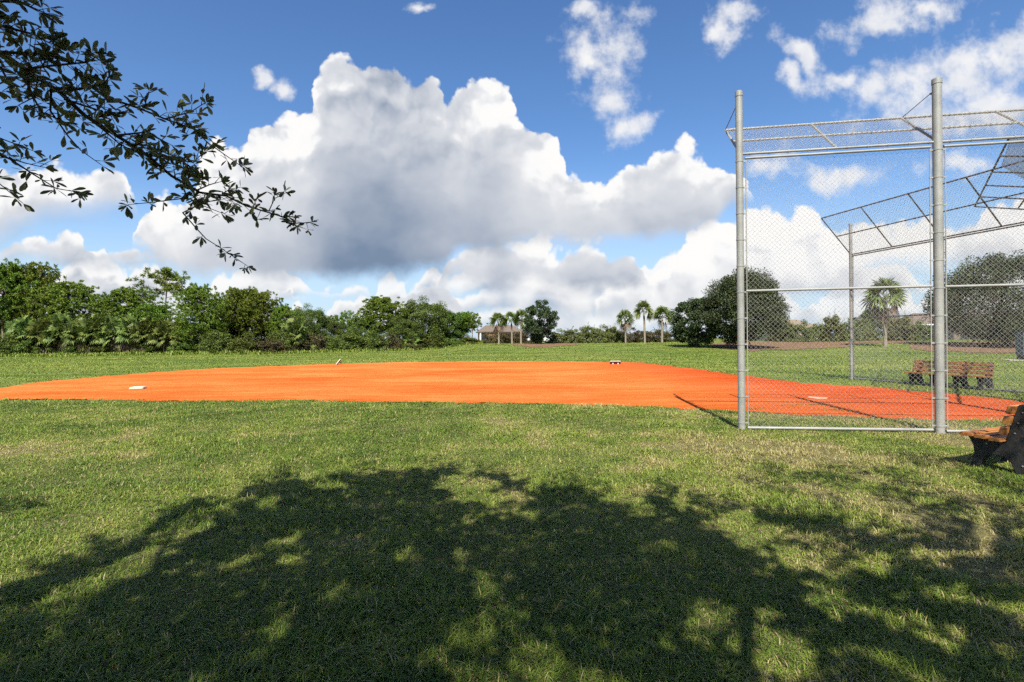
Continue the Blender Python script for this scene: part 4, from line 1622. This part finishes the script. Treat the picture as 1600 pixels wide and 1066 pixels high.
# ------------------------------------------------------------------ houses and cars beyond the bank
def make_house(name, w, dp, wall_h, roof_h, wall, roof, label, px, D, rz=0.0, z=None, hip=0.35, fascia=True, opening=None):
    root = empty(name, (0, 0, 0), rz)
    mb = MB()
    mb.box((-w / 2, -dp / 2, -0.3), (w / 2, dp / 2, wall_h))
    wl = mb.build('wall', M[wall], root)
    e = 0.45
    mb = MB()
    x, y = w / 2 + e, dp / 2 + e
    hx = w / 2 * (1 - hip)
    v = [(-x, -y, wall_h + 0.18), (x, -y, wall_h + 0.18), (x, y, wall_h + 0.18), (-x, y, wall_h + 0.18), (-hx, 0, wall_h + roof_h), (hx, 0, wall_h + roof_h)]
    mb.raw(v, [(0, 1, 5, 4), (2, 3, 4, 5), (1, 2, 5), (3, 0, 4), (3, 2, 1, 0)])
    mb.build('roof', M[roof], root)
    mb = MB()
    t = 0.03
    for lo, hi in (((-x - t, -y - t, wall_h), (x + t, -y + 0.05, wall_h + 0.19)), ((-x - t, y - 0.05, wall_h), (x + t, y + t, wall_h + 0.19)),
                   ((-x - t, -y + 0.05, wall_h), (-x + 0.05, y - 0.05, wall_h + 0.19)), ((x - 0.05, -y + 0.05, wall_h), (x + t, y - 0.05, wall_h + 0.19))):
        mb.box(lo, hi)
    mb.build('fascia', M['white' if fascia else roof], root)
    for sx in (-0.3, 0.25):
        mb = MB()
        mb.box((sx * w - 0.7, -dp / 2 - 0.02, 0.9), (sx * w + 0.7, -dp / 2 + 0.05, 2.0))
        wi = mb.build('window', M['glass'], root)
        mb = MB()
        for a, b in (((sx * w - 0.78, 0.82), (sx * w + 0.78, 0.9)), ((sx * w - 0.78, 2.0), (sx * w + 0.78, 2.08)), ((sx * w - 0.78, 0.9), (sx * w - 0.70, 2.0)), ((sx * w + 0.70, 0.9), (sx * w + 0.78, 2.0))):
            mb.box((a[0], -dp / 2 - 0.05, a[1]), (b[0], -dp / 2 + 0.04, b[1]))
        mb.build('window_frame', M['white'], wi)
    mb = MB()
    mb.box((-0.5, -dp / 2 - 0.03, -0.05), (0.45, -dp / 2 + 0.05, 2.05))
    mb.build('door', M['roof'], root)
    d = ray(px, 535)
    root.location = (d.x * D, D, tz(d.x * D, D) if z is None else z)
    tag(root, label, 'house', 'houses beyond the far bank')
    return root


hA = make_house('house', 9.0, 7.0, 2.2, 1.6, 'orange_wall', 'roof', 'low house with a brown roof at the right end of the woods', 780, 112, R(6), fascia=False)
mb = MB()
mb.box((-4.3, -3.62, 0.0), (-3.3, -3.505, 2.15))
mb.build('dark_porch_panel', M['glass'], hA)  # dark slab on the wall stands in for shade inside the porch
mb = MB()
mb.box((-2.6, -3.6, 0.5), (-1.2, -3.505, 2.1))
mb.build('orange_panel', M['orange_wall'], hA)
mb = MB()
mb.box((-4.4, -3.85, 0.0), (-4.1, -3.63, 2.2))
mb.build('porch_column', M['white'], hA)
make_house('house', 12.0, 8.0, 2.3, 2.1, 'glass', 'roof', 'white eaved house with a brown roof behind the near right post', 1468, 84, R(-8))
make_house('house', 9.0, 8.0, 2.2, 1.7, 'stucco', 'tan_roof', 'cream walled house half hidden right of the big live oak', 1222, 96, R(4), fascia=False)


def make_car():
    root = empty('parked_car', (0, 0, 0))
    prof = [(-2.2, 0.3), (-2.25, 0.75), (-1.55, 0.92), (-0.85, 1.42), (0.75, 1.45), (1.55, 1.0), (2.2, 0.92), (2.25, 0.3)]
    mb = MB()
    mb.prism([(x, -0.85, z) for x, z in prof], (0, 1.7, 0))
    mb.build('body', M['car_white'], root, False, 0.05)
    for sd in (-0.865, 0.835):
        for q in ([(-1.25, 0.98), (-0.75, 1.34), (-0.08, 1.37), (-0.08, 0.98)], [(0.04, 0.98), (0.04, 1.37), (0.66, 1.37), (1.2, 1.0)]):
            mb = MB()
            mb.prism([(x, sd, z) for x, z in q], (0, 0.03, 0))
            mb.build('side_window', M['glass'], root)
    for wx in (-1.4, 1.4):
        for wy in (-0.90, 0.70):
            mb = MB()
            mb.tube([(wx, wy, 0.33), (wx, wy + 0.2, 0.33)], 0.33, 16)
            wo = mb.build('wheel', M['tyre'], root, True)
            mb = MB()
            mb.tube([(wx, wy - 0.012, 0.33), (wx, wy + 0.212, 0.33)], 0.2, 12)
            mb.build('rim', M['bolt'], wo, True)
    return root


car = make_car()
for i, (px, D, rz, lab) in enumerate(((842, 92, 3, 'white car half hidden behind the small dark oak'), (868, 93, -4, 'white car glimpsed under the left end of the hedge'), (915, 95, 5, 'white car glimpsed under the middle of the hedge'))):
    o = car if i == 0 else copy_tree(car)
    d = ray(px, 535)
    o.location = (d.x * D, D, tz(d.x * D, D))
    o.rotation_euler = (0, 0, R(rz))
    tag(o, lab, 'car', 'white cars parked beyond the hedge')

# blue grey cabinet on a slab at the right edge
p = gp(1603, 564)
cab = empty('utility_cabinet', p + Vector((0.72, 0.4, 0)), R(-20))
tag(cab, 'blue grey cabinet on a pale slab at the far right edge', 'cabinet')
mb = MB()
mb.box((-0.55, -0.45, 0.30), (0.55, 0.45, 1.75))
cb_ = mb.build('cabinet_body', M['blue_grey'], cab, False, 0.03)
mb = MB()
mb.box((-0.50, -0.40, 0.06), (0.50, 0.40, 0.295))
mb.build('plinth', M['black'], cab)
mb = MB()
mb.box((-0.47, -0.475, 0.42), (0.47, -0.455, 1.62))
dr = mb.build('door', M['blue_grey'], cab, False, 0.006)
mb = MB()
mb.box((0.36, -0.50, 1.0), (0.40, -0.478, 1.16))
mb.build('handle', M['bolt'], dr)
mb = MB()
mb.box((-1.35, -0.65, -0.02), (0.9, 0.7, 0.055))
mb.build('slab', M['concrete'], cab, False, 0.01)

# ------------------------------------------------------------------ the live oak the photographer stands under
def oak_overhead():
    r = np.random.default_rng(77)
    rnd = random.Random(77)
    root = empty('live_oak', (-0.9, -2.6, 0))
    O = np.array([-0.9, -2.6, 0.0])
    tag(root, 'shady live oak whose leafy bough hangs into the upper left corner', 'oak tree')
    kx, ky = -sun_dir.x / sun_dir.z, -sun_dir.y / sun_dir.z       # shadow shift per metre of height

    core = [(-260, 1000), (-120, 985), (0, 928), (90, 895), (160, 862), (235, 822), (330, 778), (410, 762), (450, 752), (520, 750), (570, 738), (620, 728), (690, 730), (740, 742), (800, 742), (850, 762), (900, 768), (960, 775), (1010, 772),
            (1040, 790), (1090, 812), (1130, 848), (1165, 880), (1180, 900), (1215, 935), (1260, 975), (1320, 1005), (1400, 1015), (1490, 1030), (1580, 1040), (1660, 1060), (1750, 1500), (800, 4000), (-500, 1500)]
    strokes = [([(1175, 722), (1240, 738), (1300, 745), (1380, 768), (1480, 800), (1610, 845)], 17), ([(1235, 733), (1300, 728), (1350, 734), (1430, 742)], 8), ([(1300, 694), (1370, 707), (1440, 722)], 8),
               ([(1420, 716), (1500, 738)], 8), ([(1250, 800), (1330, 832), (1420, 852), (1500, 862), (1620, 892)], 22), ([(1120, 778), (1180, 806), (1240, 820), (1300, 820)], 12), ([(1430, 776), (1530, 792), (1620, 806)], 13),
               ([(1520, 746), (1620, 775)], 11), ([(1400, 882), (1490, 908)], 14), ([(1320, 905), (1370, 930), (1440, 950)], 17), ([(1500, 960), (1620, 1000)], 26), ([(1040, 765), (1110, 790), (1150, 800)], 10),
               ([(1560, 850), (1620, 870)], 16), ([(1290, 868), (1400, 905)], 11), ([(1020, 752), (1060, 772)], 9), ([(-20, 792), (30, 790), (72, 784)], 13), ([(1280, 780), (1340, 790)], 9), ([(1440, 822), (1540, 842), (1640, 868)], 24), ([(1480, 902), (1640, 938)], 18), ([(1380, 702), (1500, 722), (1560, 740)], 9)]
    cpoly = [tuple(gp(*q))[:2] for q in core]
    # ground points to be shaded
    n = 270000
    gxs, gys = r.uniform(-5.5, 6.8, n), r.uniform(-3.2, 6.2, n)
    wx_, wy_ = (fbm(gxs * 3.0, gys * 3.0, 61, 4) - 0.5) * 0.55, (fbm(gxs * 3.0, gys * 3.0, 67, 4) - 0.5) * 0.75
    inside = in_poly(gxs + wx_, gys + wy_, cpoly) | ((gys < 0.6) & (np.abs(gxs + 0.3) < 4.6))
    hole = fbm(gxs * 2.6 + 7, gys * 2.2, 71, 3)
    # towards the rim the leafage thins into separate sprays
    rim = np.full(n, 9.0)
    for i in range(len(cpoly)):
        a, b = np.array(cpoly[i]), np.array(cpoly[(i + 1) % len(cpoly)])
        ab = b - a
        t = np.clip(((gxs - a[0]) * ab[0] + (gys - a[1]) * ab[1]) / (ab @ ab), 0, 1)
        rim = np.minimum(rim, np.hypot(gxs - a[0] - t * ab[0], gys - a[1] - t * ab[1]))
    hole = hole + (0.10 + 0.55 * np.clip(fbm(gxs * 4.5, gys * 4.0, 91, 3) - 0.38, 0, 1)) * smooth(rim, 0.95, 0.05)
    keep = inside & (r.uniform(0, 1, n) < smooth(hole, 0.75, 0.60) * 0.985 + 0.015)
    S = np.stack([gxs[keep], gys[keep]], -1)
    hz = 3.7 + 2.3 * fbm(S[:, 0] * 0.9, S[:, 1] * 0.9, 83, 3) + r.normal(0, 0.35, len(S))
    hz = np.clip(hz, 3.3, 6.6)
    pts = np.stack([S[:, 0] - kx * hz, S[:, 1] - ky * hz, hz], -1)
    ex = []
    for i in range(95):                                            # loose sprays all along the rim of the shade
        k = rnd.randrange(2, 32)
        a, b = core[k], core[k + 1]
        t = rnd.random()
        x0, y0 = a[0] + (b[0] - a[0]) * t, a[1] + (b[1] - a[1]) * t
        ln0 = rnd.uniform(14, 46) * (1.3 if y0 > 800 else 1.0)
        an = rnd.gauss(-1.2, 0.6)
        strokes.append(([(x0 - 10 * math.cos(an), y0 - 8 * math.sin(an)), (x0 + ln0 * math.cos(an), max(y0 + ln0 * 0.75 * math.sin(an), 690))], rnd.uniform(5, 9)))
    for i in range(20):                                            # open leafage above the right half of the lawn
        x0, y0 = rnd.uniform(1120, 1640), rnd.uniform(745, 985)
        if y0 < 700 + (1300 - x0) * 0.25:
            continue
        ln0 = rnd.uniform(30, 95)
        strokes.append(([(x0, y0), (x0 + ln0, y0 + ln0 * rnd.uniform(0.05, 0.38))], rnd.uniform(6, 15)))
    for line, wd in strokes:
        for i in range(len(line) - 1):
            a, b = np.array(line[i], float), np.array(line[i + 1], float)
            m = int(np.linalg.norm(b - a) * wd * 0.155 * (1.6 / max(1.0, 1240.0 / max(b[1] - 531, 100.0)) + 0.75))
            t = r.uniform(0, 1, m)[:, None]
            q = a + (b - a) * t + r.normal(0, 1, (m, 2)) * np.array([wd * 1.5, wd * 0.5])
            ln_ = 4.4 + 0.5 * math.sin(line[0][0])
            for px, py in q:
                g0 = gp(px, max(py, 640))
                if vnoise(px * 0.03, py * 0.06, 5) > 0.22:
                    hh = ln_ + rnd.gauss(0, 0.12)
                    ex.append((g0.x - kx * hh, g0.y - ky * hh, hh))
    pts = np.concatenate([pts, np.array(ex)])
    # keep everything above out of the camera's view
    vis = (pts[:, 1] > 0.05) & ((pts[:, 2] - CAM_H) < 0.74 * pts[:, 1])
    pts = pts[~vis]
    # the rest of the crown, behind and above
    n2 = 60000
    cl = np.stack([r.uniform(-6.5, 5.0, 160), r.uniform(-8.5, -2.2, 160), r.uniform(3.2, 7.8, 160)], -1)
    cl = cl[((cl[:, 0] + 0.9) / 6) ** 2 + ((cl[:, 1] + 3.4) / 5.2) ** 2 + ((cl[:, 2] - 4.5) / 3.6) ** 2 < 1.05]
    bk = cl[r.integers(0, len(cl), n2)] + rand_dirs(r, n2) * (r.uniform(0, 1, (n2, 1)) ** 0.4) * 0.75
    ok = in_poly(bk[:, 0] + kx * bk[:, 2], bk[:, 1] + ky * bk[:, 2], cpoly) | (bk[:, 1] + ky * bk[:, 2] < 1.2)
    pts = np.concatenate([pts, bk[ok]])
    m = len(pts)
    v, f = leaf_quads(pts - O, rand_dirs(r, m), rand_dirs(r, m) * 0.8 + np.array([0, 0, 1.0]), r.uniform(0.07, 0.115, m), r.uniform(0.032, 0.05, m))
    mesh_np('crown', v, f, M['near_leaf'], root)
    mb = MB()
    limb(mb, (0, 0, -0.15), (0.1, -0.1, 2.3), 0.30, 0.22, 14, 0.015, 6, rnd)
    for k in range(26):
        t = pts[rnd.randrange(m)] - O
        if t[2] < 3.2:
            continue
        mid_ = Vector((t[0] * 0.45, t[1] * 0.45, 2.5 + (t[2] - 2.4) * 0.5))
        limb(mb, (0.1, -0.1, 2.15), mid_, 0.11, 0.05, 8, 0.05, 4, rnd)
        limb(mb, mid_, tuple(t), 0.05, 0.008, 6, 0.06, 5, rnd)
    mb.build('trunk', M['oak_bark'], root, True)

    # the bough that reaches into view
    Y0 = 2.25
    paths = [
        ([(-160, 40), (-60, 62), (0, 82), (80, 137), (133, 181), (180, 212), (226, 240), (274, 278), (306, 298), (347, 303), (387, 323), (435, 336), (462, 349), (484, 348)], 2.05, 2.75, 0.012, 0.0018, 1.1),
        ([(133, 128), (153, 145), (210, 165), (258, 186), (298, 198), (323, 222), (351, 242), (383, 264)], 2.2, 2.6, 0.006, 0.0015, 0.8),
        ([(258, 186), (290, 170), (322, 160)], 2.35, 2.45, 0.004, 0.0015, 1.0),
        ([(226, 170), (238, 152), (246, 140)], 2.35, 2.4, 0.003, 0.0015, 1.0),
        ([(274, 200), (292, 196), (308, 200)], 2.4, 2.4, 0.003, 0.0015, 0.9),
        ([(302, 297), (300, 318), (292, 335), (302, 357), (318, 372), (343, 387), (387, 416)], 2.5, 2.75, 0.005, 0.0013, 0.55),
        ([(284, 290), (290, 308), (242, 317), (200, 320)], 2.45, 2.5, 0.004, 0.0013, 0.5),
        ([(300, 305), (325, 325), (352, 335)], 2.5, 2.5, 0.003, 0.0013, 0.8),
        ([(80, 137), (92, 180), (110, 215), (133, 238), (160, 259)], 2.2, 2.35, 0.005, 0.0013, 0.6),
        ([(60, 120), (50, 150), (28, 165)], 2.15, 2.15, 0.004, 0.0015, 0.8),
        ([(347, 303), (365, 298), (376, 293)], 2.6, 2.6, 0.003, 0.0012, 1.0),
        ([(420, 330), (432, 312), (446, 302)], 2.68, 2.68, 0.003, 0.0012, 0.9),
        ([(-80, 205), (0, 243), (40, 268), (80, 292), (125, 301)], 2.4, 2.6, 0.006, 0.0014, 1.0),
        ([(-60, 255), (0, 284), (36, 318)], 2.4, 2.5, 0.004, 0.0014, 0.8),
        ([(-60, 190), (0, 216), (52, 236)], 2.3, 2.4, 0.004, 0.0014, 0.8),
        ([(0, 243), (40, 255), (70, 262)], 2.42, 2.5, 0.004, 0.0014, 1.0),
        ([(-100, -40), (-20, 0), (40, 10), (74, 22)], 1.95, 2.05, 0.010, 0.002, 1.6),
        ([(-60, 20), (0, 40), (50, 52), (78, 68)], 2.0, 2.1, 0.008, 0.002, 1.6),
        ([(0, 82), (40, 82), (80, 88), (96, 72)], 2.05, 2.15, 0.007, 0.002, 1.3),
        ([(40, 108), (90, 110), (140, 100), (152, 88)], 2.1, 2.2, 0.006, 0.002, 1.4),
        ([(80, 137), (120, 140), (160, 128), (172, 118)], 2.15, 2.25, 0.006, 0.002, 1.4),
        ([(40, 110), (60, 150), (75, 180), (100, 190)], 2.1, 2.2, 0.006, 0.002, 1.3),
        ([(100, 155), (140, 165), (165, 172), (180, 178)], 2.15, 2.3, 0.005, 0.0015, 1.2),
        ([(180, 212), (210, 205), (240, 212), (270, 228)], 2.3, 2.45, 0.005, 0.0015, 1.1),
        ([(200, 225), (235, 230), (275, 245), (300, 262)], 2.3, 2.5, 0.005, 0.0015, 1.1),
        ([(226, 240), (262, 252), (295, 250), (318, 238)], 2.35, 2.5, 0.004, 0.0015, 1.0),
        ([(133, 181), (165, 205), (200, 232), (226, 244)], 2.2, 2.35, 0.005, 0.0015, 1.0),
        ([(274, 278), (262, 262), (245, 270)], 2.4, 2.4, 0.004, 0.0013, 1.0),
        ([(306, 298), (330, 290), (345, 284)], 2.5, 2.5, 0.004, 0.0013, 1.0),
        ([(-70, 60), (0, 105), (24, 132), (30, 145)], 2.0, 2.1, 0.006, 0.002, 1.4),
    ]
    lc, la, lnm, LL, LW = [], [], [], [], []
    mb = MB()
    for line, y0, y1, r0, r1, dens in paths:
        dens *= 1.25 if y0 < 2.18 and line[0][1] < 170 else 1.0
        k = len(line)
        P = [at(px, py, y0 + (y1 - y0) * i / (k - 1)) for i, (px, py) in enumerate(line)]
        for q in P[1:-1]:
            q.y += rnd.uniform(-0.05, 0.05)
        mb.tube([q - Vector(O) for q in P], [r0 + (r1 - r0) * i / (k - 1) for i in range(k)], 7)
        for i in range(k - 1):
            L = (P[i + 1] - P[i]).length
            t_ax = (P[i + 1] - P[i]).normalized()
            m_ = max(1, int(L * 37 * dens + rnd.random()))
            for j in range(m_):
                c = P[i].lerp(P[i + 1], (j + rnd.random()) / m_)
                # a short twiglet carrying a rosette of leaves
                tw = Vector((rnd.gauss(0, 1), rnd.gauss(0, 1), rnd.gauss(0.25, 0.8))).normalized()
                tw = (tw + t_ax * 0.7).normalized()
                tl = rnd.uniform(0.012, 0.052) * min(dens, 1.3)
                e = c + tw * tl
                mb.tube([c - Vector(O), e - Vector(O)], [0.0018, 0.0010], 4, False)
                for q in range(rnd.choice((3, 4, 5, 6))):
                    d = (tw * rnd.uniform(0.2, 1.0) + Vector((rnd.gauss(0, 1), rnd.gauss(0, 1), rnd.gauss(0.1, 0.8))) * 0.75).normalized()
                    ll = rnd.uniform(0.034, 0.062)
                    lc.append(e + d * ll * 0.55)
                    la.append(d)
                    lnm.append(Vector((rnd.gauss(0, 0.7), rnd.gauss(0, 0.7), 1)))
                    LL.append(ll)
                    LW.append(ll * rnd.uniform(0.28, 0.40))
        # leaves at the tip
        e, d0 = P[-1], (P[-1] - P[-2]).normalized()
        for q in range(5):
            d = (d0 + Vector((rnd.gauss(0, 1), rnd.gauss(0, 1), rnd.gauss(0, 1))) * 0.55).normalized()
            ll = rnd.uniform(0.035, 0.055)
            lc.append(e + d * ll * 0.55); la.append(d); lnm.append(Vector((rnd.gauss(0, 0.7), rnd.gauss(0, 0.7), 1))); LL.append(ll); LW.append(ll * 0.36)
    mb.build('bough', M['twig'], root, True)
    # obovate leaf outline with a folded midrib
    c, a, nn = np.array(lc) - O, np.array(la), np.array(lnm)
    L, W = np.array(LL)[:, None], np.array(LW)[:, None]
    s = np.cross(a, nn)
    s /= np.linalg.norm(s, axis=1, keepdims=True)
    up = np.cross(s, a)
    prof = [(-0.5, 0.03), (-0.2, 0.30), (0.12, 0.50), (0.36, 0.36), (0.5, 0.0)]
    mid_ = [c + a * L * t - up * W * 0.10 * (1 - abs(t)) - up * L * 0.10 * max(t, 0) for t, w in prof]
    lft = [q + s * W * w + up * W * 0.14 * w * 2 for q, (t, w) in zip(mid_, prof)]
    rgt = [q - s * W * w + up * W * 0.14 * w * 2 for q, (t, w) in zip(mid_, prof)]
    V = np.stack(mid_ + lft[:4] + rgt[:4], 1)          # 0-4 mid, 5-8 left, 9-12 right
    b = (np.arange(len(c)) * 13)[:, None]
    quads = np.concatenate([b + np.array([q]) for q in ([0, 5, 6, 1], [1, 6, 7, 2], [2, 7, 8, 3], [0, 1, 10, 9], [1, 2, 11, 10], [2, 3, 12, 11])], 0)
    tris = np.concatenate([b + np.array([q]) for q in ([3, 8, 4], [3, 4, 12])], 0)
    mesh_np('bough_leaves', V.reshape(-1, 3), [quads, tris], M['near_leaf'], root)
    return root


oak_overhead()
